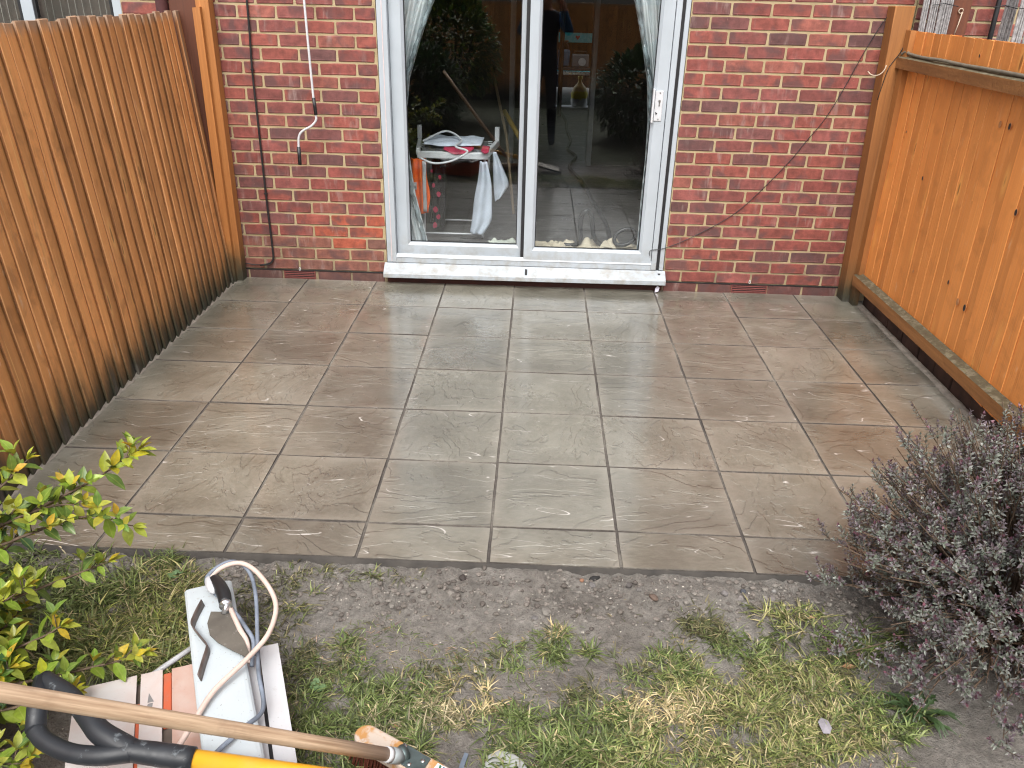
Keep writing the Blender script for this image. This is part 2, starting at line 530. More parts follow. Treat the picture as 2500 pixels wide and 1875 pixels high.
ground = tag(link('ground', me), 'bare trodden grey brown soil in front of the patio', 'ground', kind='structure')

# ------------------------------------------------------------------ patio
patio = tag(empty('patio'), 'newly laid patio of square riven buff slabs, still wet', 'patio', kind='structure')
MB().box(-1.86, 2.17, -2.862, .003, -.13, -.0045).build('mortar_joint', MT['joint'], patio)

def slab_mesh(w_, d_, seed):
    rg = random.Random(seed)
    def ring(inset, z, jit):
        hw, hd = w_ / 2 - inset, d_ / 2 - inset
        pts = []
        for (ax, ay, bx, by) in ((-hw, -hd, hw, -hd), (hw, -hd, hw, hd), (hw, hd, -hw, hd), (-hw, hd, -hw, -hd)):
            for k in range(4):
                t = k / 4
                pts.append((ax + (bx - ax) * t + rg.uniform(-jit, jit), ay + (by - ay) * t + rg.uniform(-jit, jit), z + rg.uniform(-jit, jit) * .3))
        return pts
    r0, r1, r2 = ring(0, -.034, .0008), ring(.0002, -.0016, .0010), ring(.0016, .0, .0012)
    n_ = 16
    ff = []
    for a in (0, 1):
        for k in range(n_): ff.append((a * n_ + k, a * n_ + (k + 1) % n_, (a + 1) * n_ + (k + 1) % n_, (a + 1) * n_ + k))
    ff.append(tuple(range(2 * n_, 3 * n_)))
    me_ = MB().add(r0 + r1 + r2, ff).mesh('paving_slab', MT['slab'])
    me_.materials.append(MT['joint'])
    for p_ in me_.polygons:
        if p_.normal.z < .9: p_.material_index = 1
    return me_
PX, PY, PY0 = .4506, .4426, .0098
xj = [k * PX for k in range(-4, 5)]
cols = [(xj[i] + .0040, xj[i + 1] - .0040) for i in range(8)] + [(xj[-1] + .0040, 2.165)]
rows = [(-(PY0 + r_ * PY) - (0 if r_ == 0 else .0034), -(PY0 + (r_ + 1) * PY) + .0034) for r_ in range(6)] + [(-(PY0 + 6 * PY) - .0042, -2.868)]
cache = {}
for ci, (x0, x1) in enumerate(cols):
    for ri, (y1, y0) in enumerate(rows):
        y0_ = y0 + (rnd(-.003, .003) if ri == 6 else 0)
        key = (round(x1 - x0, 3), round(y1 - y0, 3), random.randrange(5))
        if ri == 6: key = (ci, ri, 0)
        if key not in cache: cache[key] = slab_mesh(x1 - x0, y1 - y0_, hash(key) & 0xffff)
        link('paving_slab', cache[key], patio, ((x0 + x1) / 2, (y1 + y0_) / 2, rnd(-.0015, .0015)), (rnd(-.0022, .0022), rnd(-.0022, .0022), rnd(-.001, .001)))
# exposed bed below the front edge, a little rough
mb = MB()
ev = []
N_ = 170
for i in range(N_ + 1):
    x = -1.84 + 4.0 * i / N_
    for (yy, zz) in ((-2.862, -.0035), (-2.8755 - .003 * random.random(), -.006 - .003 * random.random()), (-2.877 - .010 * random.random(), -.038), (-2.884 - .02 * random.random(), -.085)):
        ev.append((x, yy + .004 * mnoise.noise(Vector((x * 9, zz * 30, 0))), zz))
ef = [(i * 4 + k, (i + 1) * 4 + k, (i + 1) * 4 + k + 1, i * 4 + k + 1) for i in range(N_) for k in range(3)]
mb.add(ev, ef)
mb.build('bed_edge', MT['edge'], patio, True)
# ragged mortar fillets against the two fences
def fillet(name, xs, x_out, y0, y1, top):
    n_ = 150
    vv = []
    for i in range(n_ + 1):
        y = y0 + (y1 - y0) * i / n_
        j = .010 * mnoise.noise(Vector((y * 14, xs, 3))) + .006 * mnoise.noise(Vector((y * 45, xs, 9)))
        vv += [(xs + j * .6, y, .0005), (xs + (x_out - xs) * .45 + j, y, top + j * .3), (x_out + j * .5, y, top + .006), (x_out, y, -.05)]
    s = 1 if x_out > xs else -1
    ff = [((i * 4 + k, (i + 1) * 4 + k, (i + 1) * 4 + k + 1, i * 4 + k + 1) if s < 0 else (i * 4 + k + 1, (i + 1) * 4 + k + 1, (i + 1) * 4 + k, i * 4 + k)) for i in range(n_) for k in range(3)]
    MB().add(vv, ff).build(name, MT['fillet'], patio, True)
fillet('mortar_fillet', -1.792, -1.83, -2.86, -.02, .004)
fillet('mortar_fillet', 2.150, 2.19, -2.86, -.13, .003)

# ------------------------------------------------------------------ houses
house = tag(empty('brick_house'), 'red brick house rear wall with sand coloured mortar around the patio door', 'house')
DX0, DX1, DZ0, DZ1 = -.832, .956, .05, 2.2
wall = MB()
wall.box(-1.95, DX0, .0035, .30, -.2, 5.2)
wall.box(DX1, 2.20, .0035, .30, -.2, 5.2)
wall.box(DX0, DX1, .0035, .30, DZ1, 5.2)
wall.box(DX0, DX1, .0035, .30, -.2, DZ0)
wall_o = wall.build('wall', MT['mortar'], house)

PAL = [(.218, .060, .045), (.200, .054, .043), (.172, .052, .044), (.112, .048, .045), (.245, .080, .059), (.205, .063, .054), (.150, .055, .050)]
PW = [7, 6, 4, 2, 3, 4, 2]
def brick_color(n_, x):
    c = random.choices(PAL, PW)[0]
    f = rnd(.88, 1.14)
    c = tuple(q * f for q in c)
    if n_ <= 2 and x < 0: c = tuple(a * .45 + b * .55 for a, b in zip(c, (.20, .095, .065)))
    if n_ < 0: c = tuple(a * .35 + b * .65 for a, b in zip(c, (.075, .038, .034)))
    return c
def brick_mesh(w_, seed, h_=.0628):
    rg = random.Random(seed)
    def ring(inset, y, jit):
        hw, hh = w_ / 2 - inset, h_ / 2 - inset
        q = min(.005, hw * .3)
        pts = [(-hw + q, -hh), (0, -hh), (hw - q, -hh), (hw, -hh + q), (hw, hh - q), (hw - q, hh), (0, hh), (-hw + q, hh), (-hw, hh - q), (-hw, -hh + q)]
        return [(x + rg.uniform(-jit, jit), y + rg.uniform(-jit, jit) * .5, z + rg.uniform(-jit, jit)) for x, z in pts]
    vv = ring(0, .02, .0) + ring(.0, .0020, .0022) + ring(.0034, -.0008, .0022)
    ff = []
    for a in (0, 1):
        for k in range(10): ff.append((a * 10 + k, a * 10 + (k + 1) % 10, (a + 1) * 10 + (k + 1) % 10, (a + 1) * 10 + k))
    ff.append(tuple(range(20, 30)))
    return MB().add(vv, ff).mesh('brick', MT['brick'])
bc = {}
RED = {(4, -1.068), (4, -.895), (3, -1.176), (3, -.951), (2, -1.068)}
def lay(parent, x0, x1, n0, n1, skip=()):
    for n_ in range(n0, n1):
        z0 = .058 + .075 * n_
        ph = -.955 if n_ % 2 == 0 else -1.068
        k0 = math.floor((x0 - ph) / .225)
        k = k0
        while True:
            a, b = ph + k * .225 + .006, ph + (k + 1) * .225 - .006
            k += 1
            if a >= x1: break
            a2, b2 = max(a, x0), min(b, x1)
            if b2 - a2 < .018: continue
            if any(s0 < (a2 + b2) / 2 < s1 and sn == n_ for (sn, s0, s1) in skip): continue
            w_ = round(b2 - a2, 3)
            key = (w_, random.randrange(12) if abs(w_ - .215) < .002 else 0)
            if key not in bc: bc[key] = brick_mesh(w_, hash(key) & 0xfff)
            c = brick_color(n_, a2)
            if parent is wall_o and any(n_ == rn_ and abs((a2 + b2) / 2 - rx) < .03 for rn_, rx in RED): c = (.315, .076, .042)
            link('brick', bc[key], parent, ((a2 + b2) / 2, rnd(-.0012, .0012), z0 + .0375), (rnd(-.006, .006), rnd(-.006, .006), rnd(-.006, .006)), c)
AIR = ((-1, -1.515, -1.30), (-1, 1.40, 1.64))
NTOP = 24
lay(wall_o, -1.93, DX0 - .003, -1, NTOP, AIR)
lay(wall_o, DX1 + .003, 2.19, -1, NTOP, AIR)
# brick course under the sill: one dark strip with its shade painted in
MB().box(DX0 + .002, DX1 - .002, -.006, .0033, -.03, .049).build('sill_shade_strip', simple('painted_sill_shade', (.070, .026, .021), .85, var=.4, scale=9, bump=.5), wall_o)
# bricks above the picture: one part
def bricks_joined(name, parent, x0, x1, n0, n1, holes=()):
    mb = MB()
    rg = random.Random(5)
    for n_ in range(n0, n1):
        z0 = .058 + .075 * n_
        ph = -.955 if n_ % 2 == 0 else -1.068
        k = math.floor((x0 - ph) / .225)
        while ph + k * .225 < x1:
            a, b = max(ph + k * .225 + .005, x0), min(ph + (k + 1) * .225 - .005, x1)
            k += 1
            if b - a < .02: continue
            if any(h0 < b and a < h1 and hz0 < z0 + .07 and z0 < hz1 for h0, h1, hz0, hz1 in holes): continue
            c = rg.choices(PAL, PW)[0]
            mb.box(a, b, -.0035, .02, z0 + .005, z0 + .070, colr=c)
    return tag(mb.build(name, MT['brick_attr'], parent), kind='stuff')
bricks_joined('upper_bricks', house, -1.93, 2.19, NTOP, 60, ((DX0, DX1, 0, DZ1 + .02),))
for a, b in ((-1.93, DX0 - .003), (DX1 + .003, 2.19)): MB().box(a, b, -.0026, .0034, .0535, .0600).build('damp_course', MT['gasket'], wall_o)
# air bricks in the damp course
MT['airbrick'] = simple('air_brick_clay', (.15, .040, .034), .7, var=.25)
for (ax0, ax1) in ((-1.512, -1.305), (1.402, 1.634)):
    ab = MB()
    ab.box(ax0, ax1, -.0036, .003, .0525, .0535); ab.box(ax0, ax1, -.002, .004, -.02, .004)
    ab.box(ax0, ax0 + .008, -.002, .004, .004, .052); ab.box(ax1 - .008, ax1, -.002, .004, .004, .052)
    abo = ab.build('air_brick', MT['airbrick'], wall_o)
    for k in range(4):
        zz = .007 + k * .0118
        s = MB().add([(ax0 + .008, -.004, zz), (ax1 - .008, -.004, zz), (ax1 - .008, .004, zz + .0045), (ax0 + .008, .004, zz + .0045),
                      (ax0 + .008, -.004, zz - .0005), (ax1 - .008, -.004, zz - .0005), (ax1 - .008, .004, zz + .002), (ax0 + .008, .004, zz + .002)],
                     [(0, 1, 2, 3), (7, 6, 5, 4), (4, 5, 1, 0), (5, 6, 2, 1), (6, 7, 3, 2), (7, 4, 0, 3)])
        s.build('slat', MT['airbrick'], wall_o)
    MB().box(ax0 + .004, ax1 - .004, .0028, .0034, -.01, .0530).build('slot_shade_sheet', MT['gasket'], wall_o)  # black sheet standing in for the shaded hollow behind the slots
# weep vents: little white loops over the air bricks
for wx, wz in ((-1.405, .066), (1.515, .075)):
    pts = [(wx + .005 * math.cos(a), -.006, wz + .010 * math.sin(a)) for a in [i * math.pi / 6 for i in range(13)]]
    MB().tube(pts, .0022, 6, False).build('weep_vent', MT['white_pl'], wall_o, True)

# left-hand neighbour: brick, window, down pipe
nl = tag(empty('neighbour_house'), 'neighbouring brick wall with white framed window above the brown fence', 'house')
nw = MB()
WX0, WX1, WZ0, WZ1 = -3.75, -2.30, 1.28, 2.35
nw.box(-6.5, WX0, .0035, .3, -.2, 5.2); nw.box(WX1, -1.95, .0035, .3, -.2, 5.2)
nw.box(WX0, WX1, .0035, .3, -.2, WZ0); nw.box(WX0, WX1, .0035, .3, WZ1, 5.2)
nlw = nw.build('wall', MT['mortar'], nl)
lay(nlw, -2.297, -1.955, 17, NTOP)
bricks_joined('upper_bricks', nl, -6.5, -1.955, NTOP, 60, ((WX0, WX1, WZ0, WZ1 + .01),))
bricks_joined('lower_bricks', nl, -6.5, -1.955, 0, 17, ((WX0, WX1, WZ0, WZ1),))
wf = MB()
for a, b in ((WX0, WX0 + .06), (-2.885, -2.815), (WX1 - .05, WX1)): MB().box(a, b, .0, .06, WZ0, WZ1).build('window_stile', MT['upvc'], nl, bevel=.004)
for a, b in ((WZ0, WZ0 + .06), (WZ1 - .06, WZ1)): MB().box(WX0 + .06, WX1 - .05, .002, .058, a, b).build('window_rail', MT['upvc'], nl)
MB().box(WX0 + .06, WX1 - .05, .03, .036, WZ0 + .06, WZ1 - .06).build('pane', MT['glass'], nl)
for a in (-2.90, -2.365, -2.81): MB().box(a, a + .014, .0, .03, WZ0 + .06, WZ1 - .06).build('gasket', MT['gasket'], nl)
MT['netc'] = simple('brown_blind', (.085, .060, .050), .9, var=.25, scale=8)
MT['string'] = simple('blind_string', (.30, .27, .24), .9)
MB().box(WX0, WX1, .22, .235, WZ0 - .1, WZ1).build('blind', MT['netc'], nl)
for i in range(30):
    x = -3.68 + i * .046 + rnd(-.005, .005)
    MB().tube([(x, .20, WZ0), (x + rnd(-.01, .01), .20, WZ1)], .0022, 5).build('blind_string', MT['string'], nl)
MT['pipe'] = simple('down_pipe_plastic', (.105, .045, .048), .45)
pz = tag(empty('down_pipe', (-2.03, -.07, 0)), 'maroon plastic down pipe on the brickwork behind the brown fence post', 'pipe')
MB().tube([(0, 0, -.05), (0, 0, 2.6), (0, 0, 5)], .034, 16).build('pipe', MT['pipe'], pz, True)
for z in (.6, 1.8, 3.4): MB().box(-.05, .05, -.012, .072, z, z + .05).build('bracket', MT['pipe'], pz)

# right-hand neighbour
nr = tag(empty('neighbour_house'), 'neighbouring brick wall seen above the orange fence behind the grey screening', 'house')
nrw = MB().box(2.205, 6.5, .0035, .3, -.2, 5.2).build('wall', MT['mortar'], nr)
lay(nrw, 2.21, 2.95, 18, NTOP)
bricks_joined('upper_bricks', nr, 2.21, 6.5, NTOP, 60)
bricks_joined('lower_bricks', nr, 2.21, 6.5, 0, 18)
MB().box(-6.5, 6.5, .30, 7.45, 5.1, 5.25).build('roof_slab', MT['mortar'], house)

# ------------------------------------------------------------------ patio door
door = tag(empty('patio_door'), 'white sliding patio door with two tall glass panels and low sill', 'patio door')
fr_ = MB()
fr_.box(DX0 + .004, -.768, -.004, .105, .132, DZ1)
fr_.box(.925, DX1 - .004, -.004, .105, .132, DZ1)
fr_.box(.872, .906, -.002, .105, .132, DZ1)
fr_.box(-.768, .872, .0, .105, DZ1 - .06, DZ1 - .001)
fro = fr_.build('frame', MT['upvc'], door, bevel=.004)
MB().box(-.800, -.7945, -.0065, -.003, .14, DZ1 - .004).build('trim_line', simple('pale_pink_sealant', (.55, .47, .47), .6), door)
MB().box(.906, .925, .006, .10, .134, DZ1 - .002).build('gasket', MT['gasket'], door)
tr_ = MB()
tr_.box(-.768, .872, .0, .105, .132, .168)
tr_.add([(-.768, -.004, .168), (.872, -.004, .168), (.872, .012, .188), (-.768, .012, .188), (-.768, .012, .168), (.872, .012, .168)], [(0, 1, 2, 3), (0, 3, 4), (1, 5, 2), (2, 5, 4, 3), (0, 4, 5, 1)])
tr_.build('track', MT['upvc'], door)
# sill with a sloping top
sv = [(-.846, -.078, .050), (.966, -.078, .056), (.966, .10, .05), (-.846, .10, .05), (-.846, -.078, .078), (.966, -.078, .086), (.966, -.004, .128), (-.846, -.004, .128), (.966, .10, .131), (-.846, .10, .131)]
sf = [(0, 1, 5, 4), (4, 5, 6, 7), (7, 6, 8, 9), (0, 4, 7, 9, 3), (1, 2, 8, 6, 5), (2, 3, 9, 8), (0, 3, 2, 1)]
MB().add(sv, sf).build('sill', MT['upvc'], door, bevel=.003)
for x in (.072, .925): MB().add([(x - .008, -.0625, .0925), (x + .008, -.0625, .0925), (x + .008, -.022, .1185), (x - .008, -.022, .1185), (x - .008, -.0625, .090), (x + .008, -.0625, .090), (x + .008, -.022, .114), (x - .008, -.022, .114)], [(0, 1, 2, 3), (0, 4, 5, 1), (1, 5, 6, 2), (2, 6, 7, 3), (3, 7, 4, 0)]).build('drain_slot', MT['gasket'], door)
def sash(x0, x1, sl, sr, y0, y1, z0, z1, br, trail):
    s = MB()
    def bar(ax0, ax1, bx0, bx1, horizontal):
        pass
    ix0, ix1, iz0, iz1 = x0 + sl, x1 - sr, z0 + br, z1 - .075
    # mitred frame with a chamfered inner bead
    O = [(x0, z0), (x1, z0), (x1, z1), (x0, z1)]
    I = [(ix0, iz0), (ix1, iz0), (ix1, iz1), (ix0, iz1)]
    J = [(ix0 - .016, iz0 - .016), (ix1 + .016, iz0 - .016), (ix1 + .016, iz1 + .016), (ix0 - .016, iz1 + .016)]
    vv = [(x, y0, z) for x, z in O] + [(x, y0, z) for x, z in J] + [(x, y0 + .014, z) for x, z in I] + [(x, y1, z) for x, z in I] + [(x, y1, z) for x, z in O]
    ff = []
    for k in range(4):
        l = (k + 1) % 4
        ff += [(k, l, 4 + l, 4 + k), (4 + k, 4 + l, 8 + l, 8 + k), (8 + k, 8 + l, 12 + l, 12 + k), (12 + k, 12 + l, 16 + l, 16 + k), (16 + k, 16 + l, l, k)]
    so = MB().add(vv, ff).build('sash', MT['upvc'], door)
    gm = (y0 + .02 + y1) / 2
    g2 = MB()
    for a, b, c, d in ((ix0, ix1, iz0, iz0 + .006), (ix0, ix1, iz1 - .006, iz1), (ix0, ix0 + .005, iz0 + .006, iz1 - .006), (ix1 - .005, ix1, iz0 + .006, iz1 - .006)):
        g2.box(a, b, gm - .006, gm - .002, c, d)
    g2.build('glazing_gasket', MT['gasket'], so)
    MB().box(ix0, ix1, gm - .001, gm + .003, iz0, iz1).build('glass_pane', MT['glass'], so)
    return so
s1 = sash(-.766, .030, .083, .026, .045, .098, .170, DZ1 - .062, .082, None)
s2 = sash(.052, .868, .068, .080, .002, .050, .172, DZ1 - .062, .080, None)
MB().box(.031, .051, .012, .085, .172, DZ1 - .062).build('gasket', MT['gasket'], door)
# lock plate and slim pull on the sliding panel
lp = MB().box(.800, .845, -.004, .002, 1.055, 1.225).build('lock_plate', MT['white_pl'], door, bevel=.002)
MB().tube([(.826, -.0075, 1.168), (.826, -.003, 1.168)], .0075, 14).build('keyhole', simple('dull_metal', (.30, .29, .28), .35, .8), lp)
MB().box(.823, .829, -.0075, -.0035, 1.140, 1.166).build('keyhole_slot', bpy.data.materials['dull_metal'], lp)
MB().add([(.806, -.006, 1.108), (.820, -.006, 1.098), (.810, -.006, 1.090), (.806, -.0035, 1.108), (.820, -.0035, 1.098), (.810, -.0035, 1.090)], [(0, 2, 1), (0, 1, 4, 3), (1, 2, 5, 4), (2, 0, 3, 5)]).build('chip', MT['gasket'], lp)
for z in (1.066, 1.214): MB().tube([(.826, -.0065, z), (.826, -.003, z)], .0035, 10).build('screw', bpy.data.materials['dull_metal'], lp)
pl_ = MB().box(.783, .795, -.022, .014, 1.045, 1.235).build('pull_handle', MT['white_pl'], door, bevel=.003)

# ------------------------------------------------------------------ room behind the glass
FZ = .158
def m_floor():
    g = G('grey_laminate')
    v = g.pos()
    x, y, z = g.sep(v)
    n1 = g.noise(g.vm('MULTIPLY', v, (3.0, 16.0, 1.0)), 1.0, 5, .6)
    n2 = g.noise(v, 5, 6, .7)
    c = g.ramp(n1, [(.3, (.050, .046, .045)), (.7, (.125, .118, .115))])
    c = g.mix(g.mr(n2, .52, .70, 0, .6), c, (.30, .295, .29))
    c = g.mix(g.mr(g.mth('ABSOLUTE', g.mth('SUBTRACT', g.mth('FRACT', g.mth('MULTIPLY', y, 5.2)), .5)), .485, .495), c, (.02, .018, .017))
    g.p(Base_Color=c, Roughness=g.mr(n2, .3, .7, .25, .5))
    return g.m
MT['floor'] = m_floor()
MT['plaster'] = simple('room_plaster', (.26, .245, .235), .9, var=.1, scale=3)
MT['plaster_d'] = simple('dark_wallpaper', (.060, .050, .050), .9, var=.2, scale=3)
MB().box(-2.0, 2.0, .30, 7.62, .02, FZ).build('room_floor', MT['floor'], house)
MB().box(DX0 + .001, DX1 - .001, .1055, .2995, .05, FZ - .004).build('inner_sill', MT['upvc'], house)
MB().box(-2.0, 2.0, .30, 7.45, 2.45, 2.55).build('ceiling', MT['plaster'], house)
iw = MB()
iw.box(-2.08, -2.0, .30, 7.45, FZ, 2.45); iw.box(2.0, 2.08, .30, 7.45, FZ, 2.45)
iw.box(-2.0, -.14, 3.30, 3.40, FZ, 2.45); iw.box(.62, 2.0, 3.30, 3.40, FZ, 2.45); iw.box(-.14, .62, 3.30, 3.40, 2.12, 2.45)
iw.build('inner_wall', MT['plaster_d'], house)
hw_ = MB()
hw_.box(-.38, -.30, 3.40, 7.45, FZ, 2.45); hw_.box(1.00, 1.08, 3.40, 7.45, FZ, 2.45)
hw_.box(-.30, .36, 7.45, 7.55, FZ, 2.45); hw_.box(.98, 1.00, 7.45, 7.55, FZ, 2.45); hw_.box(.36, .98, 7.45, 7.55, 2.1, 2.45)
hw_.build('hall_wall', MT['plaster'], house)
hf = MB()
hf.box(.605, .655, 3.27, 3.43, FZ, 2.15); hf.box(-.175, -.125, 3.27, 3.43, FZ, 2.15); hf.box(-.125, .605, 3.275, 3.425, 2.10, 2.15)
hf.build('door_frame', simple('grey_gloss_paint', (.34, .34, .36), .35), house, bevel=.004)
MB().box(.36, .98, 7.40, 7.66, FZ, FZ + .035).build('threshold', simple('bare_threshold', (.55, .55, .56), .4), house)
fd = tag(empty('front_door', (.40, 7.42, FZ + .01)), 'dark red brown front door standing open at the end of the hall', 'door')
MB().box(-.02, .025, -.80, .0, .0, 1.95).build('panel', simple('red_brown_door', (.075, .022, .016), .35), fd, bevel=.004)
MB().tube([(.03, -.72, .95), (.075, -.72, .95), (.075, -.60, .95)], .010, 8).build('handle', bpy.data.materials['dull_metal'], fd, True)

# curtains
def cloth_sheet(outline_fn, nu, nv, mat, name, parent=None, thick=.004):
    vv = [outline_fn(i / nu, j / nv) for j in range(nv + 1) for i in range(nu + 1)]
    ff = [(j * (nu + 1) + i, j * (nu + 1) + i + 1, (j + 1) * (nu + 1) + i + 1, (j + 1) * (nu + 1) + i) for j in range(nv) for i in range(nu)]
    o = MB().add(vv, ff).build(name, mat, parent, True)
    m = o.modifiers.new('solid', 'SOLIDIFY'); m.thickness = thick; m.offset = 0
    return o
def interp(tab, z):
    for (a, xa), (b, xb) in zip(tab, tab[1:]):
        if a >= z >= b: return xb + (xa - xb) * ((z - b) / (a - b))
    return tab[-1][1]
def m_cloth(name, c, var=.08, rough=.9, trans=0.0):
    g = G(name)
    v = g.co('Object')
    n1 = g.noise(v, 14, 4)
    cc = g.scale_col(c, g.mr(n1, .3, .7, 1 - var, 1 + var))
    g.p(Base_Color=cc, Roughness=rough)
    g.bump(g.noise(v, 220, 2), .3, .002)
    if trans:
        tr = g.n('BsdfTranslucent', {'Color': cc})
        mx = g.n('MixShader', {0: trans})
        g.nt.links.new(g.b.outputs[0], mx.inputs[1]); g.nt.links.new(tr.outputs[0], mx.inputs[2])
        g.nt.links.new(mx.outputs[0], g.out.inputs[0])
    return g.m
MT['curtain'] = m_cloth('pale_curtain', (.76, .80, .82), .06, trans=.15)
MT['trim'] = m_cloth('silver_braid', (.22, .26, .28), .6)
TL = [(2.2, -.04), (1.9, -.36), (1.675, -.52), (1.45, -.61), (1.24, -.683), (1.02, -.712), (.8, -.705), (.54, -.672), (.24, -.600), (.17, -.585)]
TR = [(2.2, .14), (1.9, .52), (1.70, .655), (1.45, .725), (1.25, .775), (1.02, .800), (.8, .805), (.54, .80), (.17, .80)]
def curtain(tab, xo, label):
    e = tag(empty('curtain', (xo, .22, .17)), label, 'curtain', 'patio door curtains')
    def fn(u, v):
        z = 2.2 - v * 2.03
        xi = interp(tab, z)
        x = xo + (xi - xo) * u
        wv = .022 * math.sin(u * 31 + 2.2 * math.sin(z * 2.1)) + .010 * math.sin(u * 67 + z * 3)
        return (x - xo, wv, z - .17)
    cloth_sheet(fn, 70, 40, MT['curtain'], 'drape', e)
    def fe(u, v):
        z = 2.2 - v * 2.03
        xi = interp(tab, z)
        s = -1 if xi > xo else 1
        return (xi - xo + s * (.024 * (1 - u)) + .003 * math.sin(v * 160), -.026 + .008 * math.sin(v * 90) - .010 * math.sin(u * 3.14), z - .17)
    cloth_sheet(fe, 4, 120, MT['trim'], 'braid_edge', e, .006)
    return e
curtain(TL, -.84, 'pale curtain with grey braid tied back behind the panel with the clothes airer')
curtain(TR, .93, 'pale curtain with grey braid tied back behind the lock side of the door')
MB_c = tag(empty('curtain_rail', (0, .22, 2.22)), 'white curtain rail above the patio door', 'curtain rail')
MB().tube([(-.95, 0, 0), (1.05, 0, 0)], .012, 8).build('rail', MT['white_pl'], MB_c)

# clothes airer
ar = tag(empty('clothes_airer', (-.45, .62, FZ)), 'white folding clothes airer just inside the glass', 'clothes airer')
a_ = MB()
for s in (-1, 1):
    mtx = Matrix.Translation((s * .245, 0, .585)) @ Matrix.Rotation(s * R(-6), 4, 'Z')
    MB().box(-.014, .014, -.10, .34, -.022, .022, mtx).build('side_arm', MT['white_pl'], ar, bevel=.005)
    MB().box(-.016, .016, .30, .345, .02, .11, mtx).build('end_clip', MT['white_pl'], ar, bevel=.004)
MB().box(-.24, .24, -.112, -.088, .545, .590).build('front_bar', MT['white_pl'], ar, bevel=.005)
for k in range(5): MB().tube([(-.245, -.02 + k * .075, .60), (.245, -.02 + k * .075, .60)], .004, 6).build('bar', MT['white_pl'], ar, True)
for s in (-1, 1):
    MB().tube([(s * .215, -.09, .575), (s * .20, .27, .008)], .0085, 8).build('leg', MT['white_pl'], ar, True)
    MB().tube([(s * .23, .26, .575), (s * .205, -.10, .008)], .0085, 8).build('leg', MT['white_pl'], ar, True)
MB().tube([(-.205, -.10, .03), (.205, -.10, .03)], .006, 8).build('foot_bar', MT['white_pl'], ar, True)
MB().tube([(-.20, .27, .03), (.20, .27, .03)], .006, 8).build('foot_bar', MT['white_pl'], ar, True)

def hanging(name, label, cat, mat, pts_l, pts_r, y, folds=3, amp=.012, grp=None, seed=0, thick=.006, parent=None):
    """a garment hanging down: left and right edge polylines (x,z)"""
    n_ = 26
    L = spline([(x, 0, z) for x, z in pts_l], 8); Rr = spline([(x, 0, z) for x, z in pts_r], 8)
    def at(P, t):
        k = t * (len(P) - 1); i = min(int(k), len(P) - 2); return P[i].lerp(P[i + 1], k - i)
    zb = min(q.z for q in L + Rr); xc = (L[0].x + Rr[0].x) / 2
    def fn(u, v):
        a, b = at(L, v), at(Rr, v)
        p = a.lerp(b, u)
        yy = amp * math.sin(u * folds * 6.283 + seed + v * 1.5) + .5 * amp * mnoise.noise(Vector((p.x * 14, p.z * 9, seed)))
        return (p.x - xc, yy - .03 * math.sin(u * 3.14) , p.z - zb)
    o = cloth_sheet(fn, 18, n_, mat, name, parent, thick)
    o.location = (xc, y, zb)
    if label: tag(o, label, cat, grp)
    return o
MT['white_cloth'] = m_cloth('white_laundry', (.52, .57, .66), .1, trans=.1)
MT['grey_cloth'] = m_cloth('charcoal_laundry', (.075, .075, .082), .2)
MT['red_cloth'] = m_cloth('crimson_laundry', (.33, .015, .055), .15)
MT['orange_cloth'] = m_cloth('orange_hi_vis', (.85, .13, .012), .1)
MT['silver_cloth'] = m_cloth('silver_band', (.42, .43, .45), .1)
MT['dark_cloth'] = m_cloth('dark_laundry', (.016, .013, .015), .3)
hanging('white_trousers', 'long white garment hanging off the end of the airer nearest the middle stile', 'garment', MT['white_cloth'],
        [(-.262, .70), (-.275, .58), (-.30, .45), (-.315, .30), (-.33, .215)], [(-.215, .70), (-.185, .55), (-.18, .40), (-.185, .30), (-.24, .20)], .475, 1.5, .010, seed=1)
hanging('white_blouse', 'short white garment with a sleeve hanging behind the long white one', 'garment', MT['white_cloth'],
        [(-.185, .74), (-.18, .60), (-.175, .48), (-.165, .40)], [(-.165, .74), (-.11, .62), (-.075, .52), (-.12, .44)], .62, 1.2, .012, seed=4)
hv = hanging('hi_vis_vest', 'orange high visibility vest with silver bands hanging beside the curtain', 'vest', MT['orange_cloth'],
        [(-.735, .70), (-.735, .58), (-.725, .45), (-.715, .33)], [(-.635, .70), (-.63, .58), (-.61, .45), (-.625, .33)], .52, 2, .014, seed=2)
for x0, x1, z0, z1 in ((.034, .058, .02, .36), (-.052, -.008, .17, .215)):
    cloth_sheet(lambda u, v, x0=x0, x1=x1, z0=z0, z1=z1: (x0 + (x1 - x0) * u, -.050 + .006 * math.sin(v * 9), z0 + (z1 - z0) * v), 4, 10, MT['silver_cloth'], 'silver_band', hv, .004)
dc = hanging('dark_garment', 'dark garment with scattered red marks hanging behind the orange vest', 'garment', MT['dark_cloth'],
        [(-.61, .70), (-.62, .50), (-.61, .30), (-.60, .20)], [(-.52, .70), (-.515, .50), (-.525, .30), (-.53, .20)], .66, 2, .012, seed=6)
for (x, z, s) in ((-.03, .30, .012), (.005, .24, .015), (-.02, .13, .018), (.0, .08, .014), (-.025, .02, .018), (.015, .36, .012), (-.04, .40, .010)):
    MB().prism([(x + s * math.cos(a) * rnd(.7, 1.2), z + s * 1.3 * math.sin(a) * rnd(.7, 1.2)) for a in [i * .7 for i in range(9)]], -.002, .002, Matrix.Translation((0, -.055, 0)) @ Matrix.Rotation(R(90), 4, 'X')).build('red_mark', MT['red_cloth'], dc)
